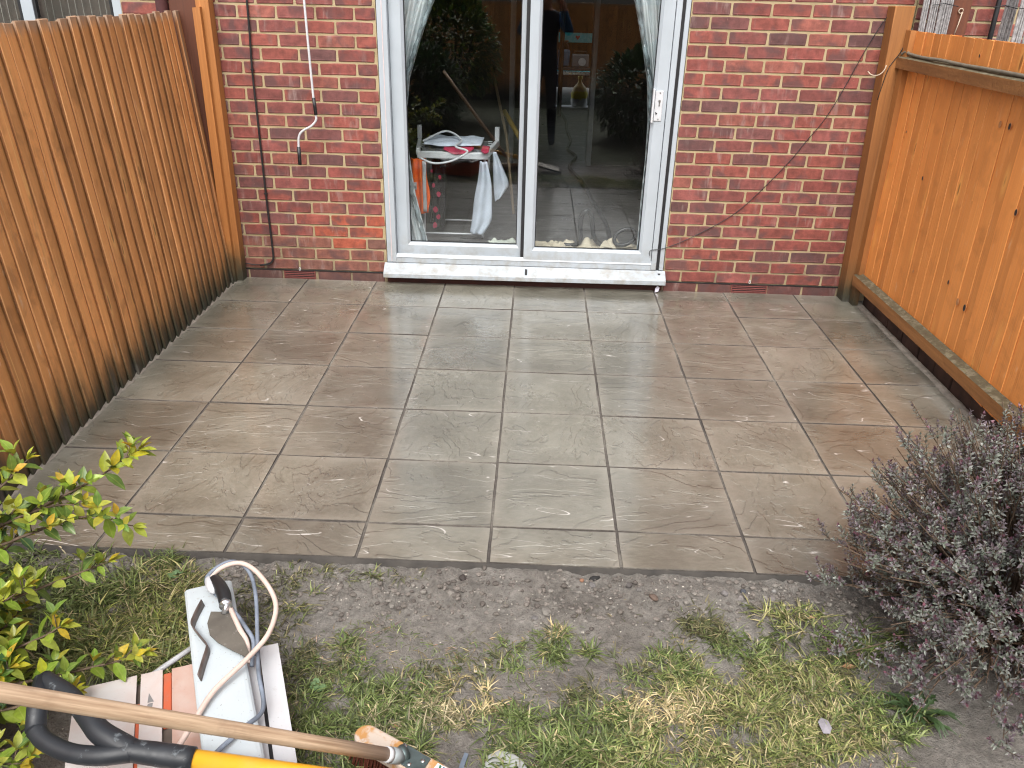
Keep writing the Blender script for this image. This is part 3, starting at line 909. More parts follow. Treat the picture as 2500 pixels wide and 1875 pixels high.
def drape(name, label, mat, x0, x1, y0, y1, z, drop, seed, cat='garment'):
    def fn(u, v):
        x = x0 + (x1 - x0) * u; y = y0 + (y1 - y0) * v
        zz = z + .010 * mnoise.noise(Vector((x * 13, y * 13, seed)))
        if v < .28:
            t = (.28 - v) / .28
            y = y0 + (y1 - y0) * .28 - .03 * t
            zz -= drop * t * (1 - (2 * u - 1) ** 2 * .75)
        return (x - x0, y - y0, zz - z)
    o = cloth_sheet(fn, 26, 22, mat, name, None, .006)
    o.location = (x0, y0, z)
    return tag(o, label, cat)
drape('charcoal_shirt', 'charcoal shirt folded over the front of the airer', MT['grey_cloth'], -.66, -.23, .44, .84, .768, .085, 3)
drape('crimson_shirt', 'crimson red shirt peeping out on the front of the airer', MT['red_cloth'], -.51, -.31, .428, .80, .780, .048, 5)
drape('white_cloth', 'white cloth spread flat on top of the airer', MT['white_cloth'], -.645, -.26, .43, .86, .796, .012, 8, 'cloth')
drape('white_cloth', 'small red cloth bunched at the end of the airer', MT['red_cloth'], -.255, -.205, .45, .62, .772, .02, 9, 'cloth').name = 'red_cloth'
wc = MB().tube(spline([(-.66, .60, .80), (-.52, .75, .845), (-.40, .62, .812), (-.42, .42, .80), (-.34, .395, .775), (-.44, .385, .715), (-.56, .385, .695), (-.66, .40, .725)], 8), .007, 8).build('white_cable', MT['white_pl'], None, True)
tag(wc, 'white flex looped over the clothes on the airer', 'cable')
# long cane and yellow handle leaning behind the airer
cn = MB().tube([(-.28, 2.1, 1.15), (-.13, 1.55, .70), (-.05, 1.2, FZ + .01)], .012, 8).build('wooden_cane', simple('pale_cane', (.22, .16, .10), .7), None, True)
tag(cn, 'pale cane leaning in the room behind the airer', 'cane')
yh = MB().tube([(-.16, 1.75, .86), (.03, 1.55, .60)], .020, 8)
yh.tube([(.03, 1.55, .60), (.05, 1.50, FZ + .01)], .012, 8)
tag(yh.build('yellow_tool', simple('yellow_tool_paint', (.35, .22, .02), .5), None, True), 'yellow tool handle leaning beside the cane in the room', 'tool')

# hose across the floor
hz = FZ + .018
hose = [(.426, 7.02), (.48, 6.17), (.473, 5.42), (.493, 4.64), (.447, 4.06), (.519, 3.65), (.438, 3.08), (.532, 2.43), (.589, 1.68), (.645, 1.0), (.646, .47)]
hp = spline([(x, y, hz) for x, y in hose] + [(.60, .40, hz), (.545, .36, .205), (.516, .33, .26), (.504, .32, .33), (.489, .31, .40), (.457, .30, .43), (.429, .30, .40), (.422, .31, .32), (.428, .33, .22), (.38, .36, hz), (.28, .37, hz)], 8)
tag(MB().tube(hp, .0165, 10).build('black_hose', MT['black'], None, True), 'black corrugated hose snaking over the room floor and looping by the glass', 'hose')
h2 = [(.73 + .07 * math.cos(a) , .36 + .05 * math.sin(a), .225 + .045 * math.sin(a + .5) + .02) for a in [i * 2 * math.pi / 24 for i in range(25)]]
tag(MB().tube(h2, .0135, 8).build('hose_coil', MT['black'], None, True), 'coiled end of black hose on the dust sheet by the sliding panel', 'hose')
def crumple(name, label, x0, x1, y0, y1, seed, mat, hh=.05):
    def fn(u, v):
        x = x0 + (x1 - x0) * u + .03 * mnoise.noise(Vector((v * 4, u * 5, seed)))
        y = y0 + (y1 - y0) * v + .03 * mnoise.noise(Vector((u * 7, v * 3, seed + 4)))
        p = Vector((x * 7, y * 7, seed))
        e = min(u, 1 - u, v, 1 - v) * 4
        return (x - x0, y - y0, .006 + min(1, e + .25) * hh * abs(mnoise.fractal(p, .9, 2.0, 3)))
    o = cloth_sheet(fn, 60, 26, mat, name, None, .002)
    o.location = (x0, y0, FZ + .002)
    return tag(o, label, 'dust sheet', 'dust sheets inside the door')
MT['sheet'] = m_cloth('beige_dust_sheet', (.50, .43, .33), .12)
crumple('dust_sheet', 'crumpled beige dust sheet along the foot of the sliding panel', .10, .88, .305, .43, 2, MT['sheet'], .09)
crumple('dust_sheet', 'piece of pale sheet on the floor at the foot of the fixed panel', -.20, .05, .305, .44, 7, simple('pale_board', (.48, .50, .44), .7), .06)

# front garden: bag and van seen through the open hall
bag = tag(empty('bag', (.70, 7.53, FZ + .035)), 'yellow and white bag with twisted neck standing on the front threshold', 'bag')
def bag_fn(u, v):
    a = u * 2 * math.pi
    prof = [(0, .10), (.12, .118), (.45, .115), (.62, .095), (.72, .055), (.80, .028), (.88, .022), (.94, .036), (1, .030)]
    for (t0, r0), (t1, r1) in zip(prof, prof[1:]):
        if t0 <= v <= t1: r_ = r0 + (r1 - r0) * (v - t0) / (t1 - t0)
    r_ *= 1 + .10 * mnoise.noise(Vector((math.cos(a) * 2, math.sin(a) * 2, v * 6)))
    return (r_ * math.cos(a), r_ * .75 * math.sin(a), v * .42)
def m_bag():
    g = G('bag_print')
    v = g.co('Object'); z = g.sep(v)[2]
    c = g.ramp(g.mth('ADD', z, g.mth('MULTIPLY', g.noise(v, 14, 3), .08)), [(.14, (.62, .64, .62)), (.165, (.55, .50, .03)), (.24, (.50, .46, .03)), (.27, (.50, .44, .20)), (.36, (.42, .33, .14)), (.46, (.55, .50, .10))])
    g.p(Base_Color=c, Roughness=.4)
    return g.m
cloth_sheet(bag_fn, 28, 30, m_bag(), 'sack', bag, .002)
van = tag(empty('parked_van', (.75, 9.1, -.06)), 'turquoise van backed up to the front door with its load space open', 'van')
MT['teal'] = simple('turquoise_paint', (.08, .58, .66), .25, var=.04)
MT['vandark'] = simple('van_lining', (.012, .014, .018), .8)
MT['chrome'] = simple('bumper_metal', (.62, .64, .66), .25, .9)
vb = MB()
vb.box(-.95, -.80, 0, 3.0, .35, 2.1); vb.box(.80, .95, 0, 3.0, .35, 2.1); vb.box(-.80, .80, 0, 3.0, 2.0, 2.1); vb.box(-.80, .80, 2.9, 3.0, .62, 2.0); vb.box(-.80, .80, 0, 2.9, .35, .60)
vb.build('body', MT['teal'], van, bevel=.03)
MB().box(-.795, .795, .05, 2.88, .605, .64).build('load_floor', MT['vandark'], van)
lv = MB(); lv.box(-.795, -.78, .05, 2.88, .64, 1.98); lv.box(.78, .795, .05, 2.88, .64, 1.98); lv.box(-.78, .78, 2.86, 2.88, .64, 1.98); lv.box(-.78, .78, .05, 2.86, 1.96, 1.98)
lv.build('lining', MT['vandark'], van)
MB().box(-.93, .93, -.10, -.005, .55, .60).build('bumper', MT['chrome'], van, bevel=.012)
MB().box(-.93, .93, -.08, -.005, .36, .545).build('bumper_skirt', MT['vandark'], van, bevel=.01)
for s in (-1, 1): MB().tube([(s * .93, .45, .33), (s * .70, .45, .33)], .31, 20).build('wheel', MT['gasket'], van, True)
for s in (-1, 1): MB().tube([(s * .93, 2.55, .33), (s * .70, 2.55, .33)], .31, 20).build('wheel', MT['gasket'], van, True)
MB().box(-.42, .42, .55, .60, 1.00, 1.15).build('load_bar', MT['teal'], van, bevel=.01)
hb = MB().prism([(x * .035, z * .035) for x, z in ((0, -1.1), (.9, 0), (1.0, .5), (.6, .9), (0, .5), (-.6, .9), (-1.0, .5), (-.9, 0))], 0, .004, Matrix.Translation((-.03, .546, 1.08)) @ Matrix.Rotation(R(90), 4, 'X'))
hb.build('heart_sticker', simple('red_sticker', (.30, .01, .02), .4), van)
rad = tag(empty('site_radio', (.77, 9.35, .58)), 'grey site radio with round speaker in the van load space', 'radio')
MB().box(-.14, .14, 0, .16, 0, .20).build('case', simple('grey_case', (.10, .11, .12), .5), rad, bevel=.02)
MB().tube([(.03, -.012, .085), (.03, .002, .085)], .062, 20).build('speaker', simple('pale_grille', (.36, .37, .37), .5), rad)
MB().tube([(-.10, .08, .20), (-.10, .08, .24), (.10, .08, .24), (.10, .08, .20)], .010, 8).build('handle', MT['black'], rad, True)
tb = tag(empty('tool_bag', (.50, 9.38, .58)), 'dark blue tool bag beside the radio in the van', 'bag')
MB().box(-.10, .10, 0, .18, 0, .26).build('bag_body', m_cloth('denim_bag', (.05, .09, .14), .3), tb, bevel=.03)
MB().tube(spline([(-.08, .09, .25), (-.04, .09, .36), (.04, .09, .36), (.08, .09, .25)], 6), .010, 8).build('handle', MT['black'], tb, True)

# ------------------------------------------------------------------ left fence (leaning away)
lf = tag(empty('closeboard_fence'), 'brown overlapping board fence with algae along its foot', 'fence')
LEAN = math.atan2(.128, 1.588)
def board_mesh(wd, t_near, t_far, h_, seed, mat, flip=1, z0=-.03, sway=.004, edge=None, undercut=False):
    """cross-section in local x (proud) / y (along fence); near edge at -y, its arris worn"""
    rg = random.Random(seed)
    vv = []
    nz_ = 9
    ar_ = .0024 if edge else .0008
    for k in range(nz_):
        z = z0 + (h_ - z0) * k / (nz_ - 1)
        sx, sy = rg.uniform(-sway, sway) * .6, rg.uniform(-sway, sway) * .7
        zt = [rg.uniform(-.003, .003) if k == nz_ - 1 else 0 for _ in range(5)]
        aj = ar_ * rg.uniform(.6, 1.5)
        lip, back = (.0145, .016) if undercut else (0.0, 0.0)      # the thick edge overhangs the board before it: an open slot
        vv += [(sx, -wd / 2 + back + sy, z + zt[0]), (flip * lip + sx, -wd / 2 + back + sy, z + zt[0]), (flip * lip + sx, -wd / 2 + sy, z + zt[1]),
               (flip * (t_near - aj) + sx, -wd / 2 + sy, z + zt[1]), (flip * t_near + sx, -wd / 2 + aj + sy, z + zt[2]), (flip * t_far + sx, wd / 2 + sy, z + zt[3]), (sx, wd / 2 + sy, z + zt[4])]
    ff = []
    for k in range(nz_ - 1):
        for e in range(7): ff.append((k * 7 + e, k * 7 + (e + 1) % 7, (k + 1) * 7 + (e + 1) % 7, (k + 1) * 7 + e))
    ff += [(6, 5, 4, 3, 2, 1, 0), tuple((nz_ - 1) * 7 + e for e in range(7))]
    if flip > 0: ff = [tuple(reversed(f)) for f in ff]
    me_ = MB().add(vv, ff).mesh('board', mat)
    if edge:
        me_.materials.append(edge)
        me_.materials.append(MT['arris'])
        for i, p_ in enumerate(me_.polygons):
            if i < (nz_ - 1) * 7: p_.material_index = (1, 1, 1, 2, 0, 0, 0)[i % 7]
    return me_
MT['shaded_sawn'] = m_wood('shaded_sawn_edge', (.30, .132, .048), (.16, .068, .026), knots=False, top_wear=1.56, con=.35)  # darker step edges: shade at the overlaps painted in along with dirt
MT['arris'] = m_wood('worn_arris', (.66, .34, .145), (.40, .175, .060), knots=False, top_wear=1.56, con=.16)
bm = [board_mesh(.098, .0240, .006, 1.592 + rnd(-.006, .006), s, MT['fence_l'], z0=-.06, sway=.004, edge=MT['shaded_sawn'], undercut=True) for s in range(16)]
y = -.105
while y > -8.0:
    tint = rnd(.9, 1.08)
    link('board', random.choice(bm), lf, (-1.822 + rnd(-.0025, .0025), y, rnd(-.005, .005)), (rnd(-.004, .004), -LEAN + rnd(-.003, .003), rnd(-.025, .025)))
    y -= rnd(.072, .088)
for z in (.30, .85, 1.40):
    MB().box(-1.93 - z * .08, -1.885 - z * .08, -8.0, -.02, z, z + .08).build('rail', MT['post'], lf)
for yy in (-1.9, -3.7, -5.5, -7.3): MB().box(-2.06, -1.97, yy - .05, yy + .05, -.1, 1.55).build('post', MT['post'], lf)
# posts at the wall end
pw = tag(empty('fence_post', (-1.845, -.055, -.05)), 'light orange fence post against the house brickwork beside the brown fence', 'post')
MB().box(.012, .088, -.030, .048, 0, 2.4).build('timber', MT['post_l'], pw, bevel=.003)
MB().add([(-.002, -.062, .0), (.050, -.062, .0), (.050, -.0305, .0), (-.002, -.0305, .0), (.004, -.062, 1.66), (.046, -.062, 1.665), (.046, -.0305, 1.665), (.004, -.0305, 1.66)],
         [(0, 3, 2, 1), (4, 5, 6, 7), (0, 1, 5, 4), (1, 2, 6, 5), (2, 3, 7, 6), (3, 0, 4, 7)]).build('cover_batten', MT['post_l'], pw)
pr_ = tag(empty('fence_post', (-1.945, -.03, -.05)), 'dark red brown post between the leaning fence and the light post', 'post')
MB().box(-.045, .108, -.04, .022, 0, 2.6).build('timber', MT['post_red'], pr_, bevel=.003)

# ------------------------------------------------------------------ right fence
rf = tag(empty('closeboard_fence'), 'bright orange board fence with two rails facing the patio', 'fence')
MT['edge_r'] = m_wood('orange_edge', (.46, .170, .044), (.34, .115, .028), knots=False, algae=False)
_ar = MT['arris']; MT['arris'] = m_wood('orange_arris', (.74, .30, .082), (.52, .19, .046), knots=False, algae=False, con=.7)
bm2 = [board_mesh(.112, .0090, .006, 1.585, 50 + s, MT['fence_r'], flip=-1, z0=.10, sway=.0025, edge=MT['edge_r']) for s in range(10)]
MT['arris'] = _ar
y = -.235
while y > -8.0:
    link('board', random.choice(bm2), rf, (2.168 + rnd(-.002, .002), y, 0), (0, rnd(-.004, .004), rnd(-.03, .03)))
    y -= rnd(.080, .100)
def m_rail(name):
    g = G(name)
    v = g.pos(); nrm = g.n('NewGeometry').outputs['Normal']
    gv_ = g.vm('MULTIPLY', v, (30.0, 1.6, 30.0))
    n1 = g.noise(gv_, 1.0, 4)
    c = g.mix(g.mr(n1, .35, .7), (.19, .080, .024), (.34, .150, .046))
    n2 = g.noise(v, 26, 5, .7)
    moss = g.ramp(n2, [(.30, (.085, .060, .036)), (.5, (.105, .090, .050)), (.62, (.20, .175, .12)), (.75, (.13, .145, .05))])
    # growth keeps to the weathered upper face and creeps over its arris
    up = g.mr(g.mth('ADD', g.sep(nrm)[2], g.mth('MULTIPLY', g.mth('SUBTRACT', g.noise(v, 9, 3), .5), .5)), .35, .6)
    c = g.mix(up, c, moss)
    g.p(Base_Color=c, Roughness=.85)
    g.bump(n2, .8, .008)
    return g.m
MT['rail'] = m_rail('mossy_rail')
def rail(ya, yb, za, zb, h_, name='rail'):
    n_ = 60
    vv = []
    for i in range(n_ + 1):
        t = i / n_; yy = ya + (yb - ya) * t; zt = za + (zb - za) * t
        j = .0022 * mnoise.noise(Vector((yy * 6, za, 0)))
        vv += [(2.108 + j, yy, zt - h_), (2.108 + j, yy, zt), (2.1545, yy, zt + .014 + j), (2.1545, yy, zt - h_)]
    ff = [((i + 1) * 4 + k, (i + 1) * 4 + (k + 1) % 4, i * 4 + (k + 1) % 4, i * 4 + k) for i in range(n_) for k in range(4)]
    ff += [(0, 1, 2, 3), tuple(n_ * 4 + k for k in (3, 2, 1, 0))]
    return MB().add(vv, ff).build(name, MT['rail'], rf)
rail(-.112, -8.0, 1.448, 1.452, .056)
rail(-.150, -8.0, .192, .270, .062)
MB().box(2.126, 2.160, -.180, -.114, .0, 1.588).build('end_batten', MT['post_l'], rf)
for yy in (-2.0, -3.8, -5.6, -7.4): MB().box(2.176, 2.27, yy - .05, yy + .05, -.1, 1.5).build('post', MT['post'], rf)
rp = tag(empty('fence_post'), 'tall fence post between the house wall and the orange fence', 'post')
pv = [(2.085, -.112, -.05), (2.185, -.112, -.05), (2.185, -.006, -.05), (2.085, -.006, -.05), (2.042, -.112, 1.705), (2.150, -.112, 1.708), (2.150, -.006, 1.708), (2.042, -.006, 1.705)]
MB().add(pv, [(0, 3, 2, 1), (4, 5, 6, 7), (0, 1, 5, 4), (1, 2, 6, 5), (2, 3, 7, 6), (3, 0, 4, 7)]).build('timber', MT['post'], rp, bevel=.003)
# knot holes and pale knots in the orange boards
MT['knot_rim'] = simple('knot_rim', (.46, .21, .085), .7)
for (yy, zz, s, dark) in ((-1.192, .498, .010, 1), (-1.321, .443, .014, 0), (-1.395, .441, .015, 1), (-.807, .429, .007, 0), (-.335, 1.08, .006, 1), (-.66, .893, .010, 1), (-1.583, .941, .013, 1), (-1.271, 1.256, .012, 0), (-1.353, 1.259, .013, 1), (-.936, 1.514, .007, 1)):
    s *= .8
    k = MB().prism([(s * 1.1 * math.cos(a), s * 1.6 * math.sin(a)) for a in [i * math.pi / 6 for i in range(12)]], 0, .0012, Matrix.Translation((2.1555, yy, zz)) @ Matrix.Rotation(R(-90), 4, 'Y') @ Matrix.Rotation(R(90), 4, 'Z'))
    ko = k.build('knot', MT['knot_rim'], rf)
    if dark:
        MB().prism([(s * .85 * math.cos(a), s * 1.3 * math.sin(a)) for a in [i * math.pi / 6 for i in range(12)]], .0014, .002, Matrix.Translation((2.1555, yy, zz)) @ Matrix.Rotation(R(-90), 4, 'Y') @ Matrix.Rotation(R(90), 4, 'Z')).build('knot_hole', MT['gasket'], ko)
# old brick footing under the boards
ft = MB()
fb = 0
yy = -.13
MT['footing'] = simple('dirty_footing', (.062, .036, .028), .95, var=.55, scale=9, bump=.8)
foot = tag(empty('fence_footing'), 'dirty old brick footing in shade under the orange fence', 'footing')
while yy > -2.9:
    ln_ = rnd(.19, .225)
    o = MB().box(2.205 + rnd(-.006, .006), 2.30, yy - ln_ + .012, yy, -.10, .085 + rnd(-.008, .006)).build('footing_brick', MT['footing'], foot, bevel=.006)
    yy -= ln_
# old flex lying along the top rail
rc = MB().tube(spline([(2.125, -.125, 1.466), (2.132, -.16, 1.478), (2.136, -.22, 1.470), (2.132, -.40, 1.466), (2.128, -.62, 1.470), (2.134, -.85, 1.466), (2.130, -1.1, 1.468), (2.136, -1.5, 1.467), (2.130, -2.2, 1.468), (2.134, -3.2, 1.469)], 8), .0085, 8)
tag(rc.build('old_flex', simple('weathered_flex', (.16, .14, .105), .8, var=.3), None, True), 'weathered grey flex lying along the upper fence rail', 'cable')
# string and wires
wire = [(2.07, -.012, 1.7), (2.005, -.009, 1.571), (1.944, -.009, 1.429), (1.878, -.008, 1.254), (1.805, -.008, 1.093), (1.715, -.008, .958), (1.631, -.008, .831), (1.45, -.008, .61), (1.314, -.008, .484), (1.098, -.008, .352), (.949, -.010, .284), (.86, -.008, .264), (.858, -.008, .228)]
tag(MB().tube(spline(wire, 6), .0021, 6).build('thin_wire', MT['black'], None, True), 'thin black wire slanting across the brickwork from the tall post to the door', 'wire')
w2 = [(2.155, -.118, 1.60), (2.12, -.118, 1.48), (2.075, -.118, 1.40), (2.06, -.118, 1.33), (2.045, -.116, 1.22)]
tag(MB().tube(spline(w2, 6), .0022, 6).build('thin_wire', MT['black'], None, True), 'short dark wire hanging down the face of the tall post', 'wire')
w3 = [(1.985, -.05, 1.365), (1.995, -.09, 1.350), (2.02, -.118, 1.352), (2.045, -.122, 1.375), (2.055, -.12, 1.405)]
tag(MB().tube(spline(w3, 6), .0034, 6).build('frayed_string', simple('pale_string', (.50, .40, .30), .9), None, True), 'frayed pale string knotted round the tall post', 'string')

# reed screening and brown post next door
MT['reed'] = simple('grey_reed', (.30, .29, .29), .85, var=.5, scale=60)
def reeds(loc, width, spread, h_, n_, label, seed, lean=0.0):
    e = tag(empty('reed_screen', loc), label, 'screening', 'grey reed screening next door')
    rg = random.Random(seed)
    for i in range(n_):
        t = i / (n_ - 1)
        x0, x1 = (t - .5) * width, (t - .5) * (width + spread) + lean
        MB().tube([(x0, rg.uniform(-.012, .012), 0), ((x0 + x1) / 2 + rg.uniform(-.006, .006), rg.uniform(-.012, .012), h_ / 2), (x1, rg.uniform(-.02, .02), h_ + rg.uniform(-.03, .03))], .0055, 5).build('reed', MT['reed'], e)
    for z in (h_ * .4, h_ * .78, h_ * .90):
        MB().tube([(-width / 2 - .01, -.016, z), (0, -.020, z + .01), (width / 2 + .03, -.016, z - .004)], .0022, 5).build('binding_wire', MT['gasket'], e)
    return e
reeds((2.27, -.16, 0), .10, .07, 2.2, 15, 'bunch of grey reed screening against the tall post', 1, -.03)
reeds((2.36, -.62, 0), .08, -.035, 2.2, 12, 'narrow tapering bunch of grey reed screening in the middle', 2, .05)
reeds((2.42, -.88, 0), .22, .05, 2.2, 26, 'wide bunch of grey reed screening nearest the frame edge', 3, .03)
bp_ = tag(empty('fence_post', (2.40, -.07, -.06)), 'dark brown post behind the reed screening next door', 'post')
MB().box(-.05, .05, -.04, .04, 0, 2.4).build('timber', MT['post_red'], bp_, bevel=.003)
hk = MB().tube([(2.395 + .012 * math.cos(a), -.118, 1.690 + .012 * math.sin(a)) for a in [i * .5 for i in range(13)]] , .003, 6)
hk.tube([(2.405, -.118, 1.685), (2.395, -.122, 1.62), (2.385, -.125, 1.57)], .003, 6)
tag(hk.build('string_loop', bpy.data.materials['pale_string'], None, True), 'pale string loop tied to the dark brown post', 'string')
bpp = MB().tube([(2.62, -.05, -.06), (2.62, -.05, 3.2)], .014, 8)
tag(bpp.build('black_pipe', MT['black'], None, True), 'slim black pipe on the brickwork behind the reed screening', 'pipe')

# ------------------------------------------------------------------ things on the house wall
ck = tag(empty('awning_crank', (-1.205, -.10, 0)), 'white awning crank rod with two black grips hanging on the brickwork', 'crank')
MB().tube(spline([(-.02, .03, 2.5), (-.005, 0, 1.66), (.004, 0, 1.14), (.010, 0, 1.05), (.008, 0, 1.018), (-.022, 0, .985), (-.072, 0, .958), (-.098, 0, .93), (-.108, 0, .88), (-.110, 0, .76)], 8), .0068, 10).build('rod', MT['white_pl'], ck, True)
MB().tube([(.0045, 0, 1.145), (.011, 0, 1.050)], .0105, 12).build('grip', MT['black'], ck, True)
MB().tube([(-.1085, 0, .862), (-.1105, 0, .757)], .0112, 12).build('grip', MT['black'], ck, True)
MB().box(-.05, .01, .01, .10, 2.48, 2.56).build('gear_box', MT['white_pl'], ck, bevel=.005)
cp_ = [(-1.560, -.012, 2.6), (-1.562, -.012, 1.653), (-1.574, -.013, 1.283), (-1.574, -.012, 1.022), (-1.573, -.013, .549), (-1.568, -.013, .20), (-1.572, -.013, .13), (-1.60, -.014, .098), (-1.66, -.014, .086)]
cb = tag(empty('black_cable'), 'black cable running down the brickwork and turning toward the fence', 'cable')
MB().tube(spline(cp_, 8), .0062, 8).build('thick_cable', MT['black'], cb, True)
MB().tube(spline([(-1.62, -.014, .090), (-1.70, -.012, .088), (-1.745, -.014, .096), (-1.78, -.012, .085), (-1.80, -.018, .100), (-1.806, -.02, .15)], 6), .0030, 6).build('thin_cable', MT['black'], cb, True)
for z in (1.28, .55): MB().box(-1.583, -1.564, -.020, -.004, z, z + .008).build('clip', MT['black'], cb)
tagp = MB().prism([(0, 0), (.018, -.012), (.026, .012), (.006, .03)], 0, .004, Matrix.Translation((-1.806, -.03, .135)) @ Matrix.Rotation(R(80), 4, 'X'))
tag(tagp.build('plastic_tag', MT['white_pl']), 'scrap of pale plastic tucked in the corner by the fence foot', 'scrap')
pp = tag(MB().prism([(0, 0), (.022, .006), (.030, .030), (.016, .042), (.002, .026)], 0, .012, Matrix.Translation((.905, -.05, .0)) @ Matrix.Rotation(R(70), 4, 'X')).build('plastic_scrap', simple('lilac_plastic', (.52, .50, .60), .3)), 'scrap of clear lilac plastic under the corner of the door sill', 'scrap')
# clod of dark rubble at the foot of the tall post
def stone(name, loc, s, c, label, cat='stone', seed=0, sub=2, grp=None):
    bmm = bmesh.new()
    bmesh.ops.create_icosphere(bmm, subdivisions=sub, radius=1.0)
    for v in bmm.verts:
        n_ = v.co.normalized()
        d = 1 + .33 * mnoise.noise(n_ * 1.5 + Vector((seed * 3.1, 0, seed))) + .13 * mnoise.noise(n_ * 4 + Vector((seed, 9, 0)))
        q = n_ * d
        v.co = Vector((q.x * s[0], q.y * s[1], q.z * s[2]))
    me_ = bpy.data.meshes.new(name); bmm.to_mesh(me_); bmm.free()
    mname = 'stone_%d' % (hash(c) & 0xffffff)
    me_.materials.append(bpy.data.materials.get(mname) or simple(mname, c, .88, var=.35, scale=45, bump=.7))
    o = link(name, me_, None, loc, (0, 0, seed * 1.7))
    return tag(o, label, cat, grp)
stone('mortar_lump', (2.125, -.05, .012), (.045, .04, .034), (.035, .030, .028), 'dark crumbled mortar lump at the foot of the tall post', 'rubble', 3)

# ------------------------------------------------------------------ tile saw and what lies on it
SU, SV = Vector((-.924, -.382, 0)), Vector((.382, -.924, 0))      # along the back edge / toward the front
S0 = Vector((-.555, -3.386, .10))
SM = Matrix(((SU.x, SV.x, 0, S0.x), (SU.y, SV.y, 0, S0.y), (0, 0, 1, S0.z), (0, 0, 0, 1)))
# local frame: x = u (to the left), y = v (to the front), z up; mirrored, so boxes get their winding fixed below
def sbox(mb, u0, u1, v0, v1, z0, z1):
    vv = [SM @ Vector(p) for p in ((u0, v0, z0), (u1, v0, z0), (u1, v1, z0), (u0, v1, z0), (u0, v0, z1), (u1, v0, z1), (u1, v1, z1), (u0, v1, z1))]
    return mb.add(vv, [(0, 1, 2, 3), (7, 6, 5, 4), (4, 5, 1, 0), (5, 6, 2, 1), (6, 7, 3, 2), (7, 4, 0, 3)])
saw = tag(empty('tile_saw'), 'orange tile saw with dusty white and pink steel table plates', 'tile saw')
MT['plate_w'] = m_plate('dusty_white_plate', (.55, .52, .51), (.50, .32, .26), .45)
MT['plate_p'] = m_plate('pink_dust_plate', (.50, .40, .36), (.42, .20, .13), .7)
MT['plate_r'] = m_plate('clean_white_plate', (.54, .55, .57), (.50, .42, .40), .3)
MT['sawbody'] = m_plate('orange_saw_body', (.62, .085, .020), (.30, .13, .08), .7, .6)
MT['sawdark'] = simple('saw_tray', (.10, .075, .06), .8, var=.3)
b = MB()
sbox(b, .02, .495, .015, .43, -.155, -.02); b.build('base', MT['sawbody'], saw, bevel=.008)
b = MB(); sbox(b, .03, .485, .025, .42, -.019, -.012); b.build('tray', MT['sawdark'], saw)
b = MB(); sbox(b, .276, .297, .012, .20, -.012, -.004); b.build('slide_bar', MT['sawbody'], saw, bevel=.003)
b = MB(); sbox(b, .352, .360, .10, .42, -.012, -.004); b.build('slide_bar', MT['sawbody'], saw)
for u0, u1, v0, v1, mm in ((.361, .508, 0, .44, 'plate_w'), (.298, .351, 0, .44, 'plate_w'), (.110, .275, .005, .44, 'plate_p'), (.0595, .108, .030, .44, 'plate_r'), (0, .0505, 0, .44, 'plate_r')):
    b = MB(); sbox(b, u0, u1, v0, v1, -.003, 0); b.build('table_plate', MT[mm], saw)
b = MB(); sbox(b, .051, .059, .10, .44, -.0115, -.006); b.build('blade_slot', MT['gasket'], saw)
b = MB()
for tri in (((.330, .075), (.318, .108), (.333, .108)), ((.332, .112), (.320, .112), (.326, .150), (.340, .150))):
    vv = [SM @ Vector((u, v, z)) for z in (.0003, .0009) for u, v in tri]
    n_ = len(tri)
    b.add(vv, [tuple(range(n_)), tuple(reversed(range(n_, 2 * n_)))] + [(i, n_ + i, n_ + (i + 1) % n_, (i + 1) % n_) for i in range(n_)])
b.build('arrow_mark', simple('grey_print', (.20, .19, .19), .6), saw)
stk = MB().tube([(-.90, -3.47, .03), (-.855, -3.435, .05), (-.80, -3.36, .055)], .008, 8)
tag(stk.build('white_rod', MT['white_pl'], None, True), 'white plastic rod poking out behind the tile saw', 'rod')

# white steel channel across the saw
CA, CB = Vector((-.809, -3.212, .138)), Vector((-.515, -3.835, .136))
cd = (CB - CA).normalized(); cs = Vector((cd.y, -cd.x, 0)).normalized()
if cs.x < 0: cs = -cs
ch = tag(empty('steel_channel'), 'white painted steel box section lying across the tile saw', 'box section')
L_ = (CB - CA).length + .10
prof = [(-.067, -.036), (-.067, -.004), (-.0655, .003), (-.060, .0075), (-.052, .0090), (.052, .0090), (.060, .0075), (.0655, .003), (.067, -.004), (.067, -.036)]
inner = [(x * .965, z - .0022) for x, z in prof]
vv = []
for t in (0, L_):
    for x, z in prof + list(reversed(inner)): vv.append(CA + cd * t + cs * x + Vector((0, 0, z)))
n_ = len(prof) * 2
ff = [(i, (i + 1) % n_, n_ + (i + 1) % n_, n_ + i) for i in range(n_)]
ff += [(k, n_ - 1 - k, n_ - 2 - k, k + 1) for k in range(len(prof) - 1)]
ff += [(n_ + k + 1, 2 * n_ - 2 - k, 2 * n_ - 1 - k, n_ + k) for k in range(len(prof) - 1)]
MT['chan'] = m_plate('pale_blue_white_paint', (.49, .545, .575), (.40, .42, .43), .35, .38, speck=.85)
co_ = MB().add(vv, ff).build('section', MT['chan'], ch)
bmm = bmesh.new(); bmm.from_mesh(co_.data); bmesh.ops.recalc_face_normals(bmm, faces=bmm.faces); bmm.to_mesh(co_.data); bmm.free()
ZT = .1475
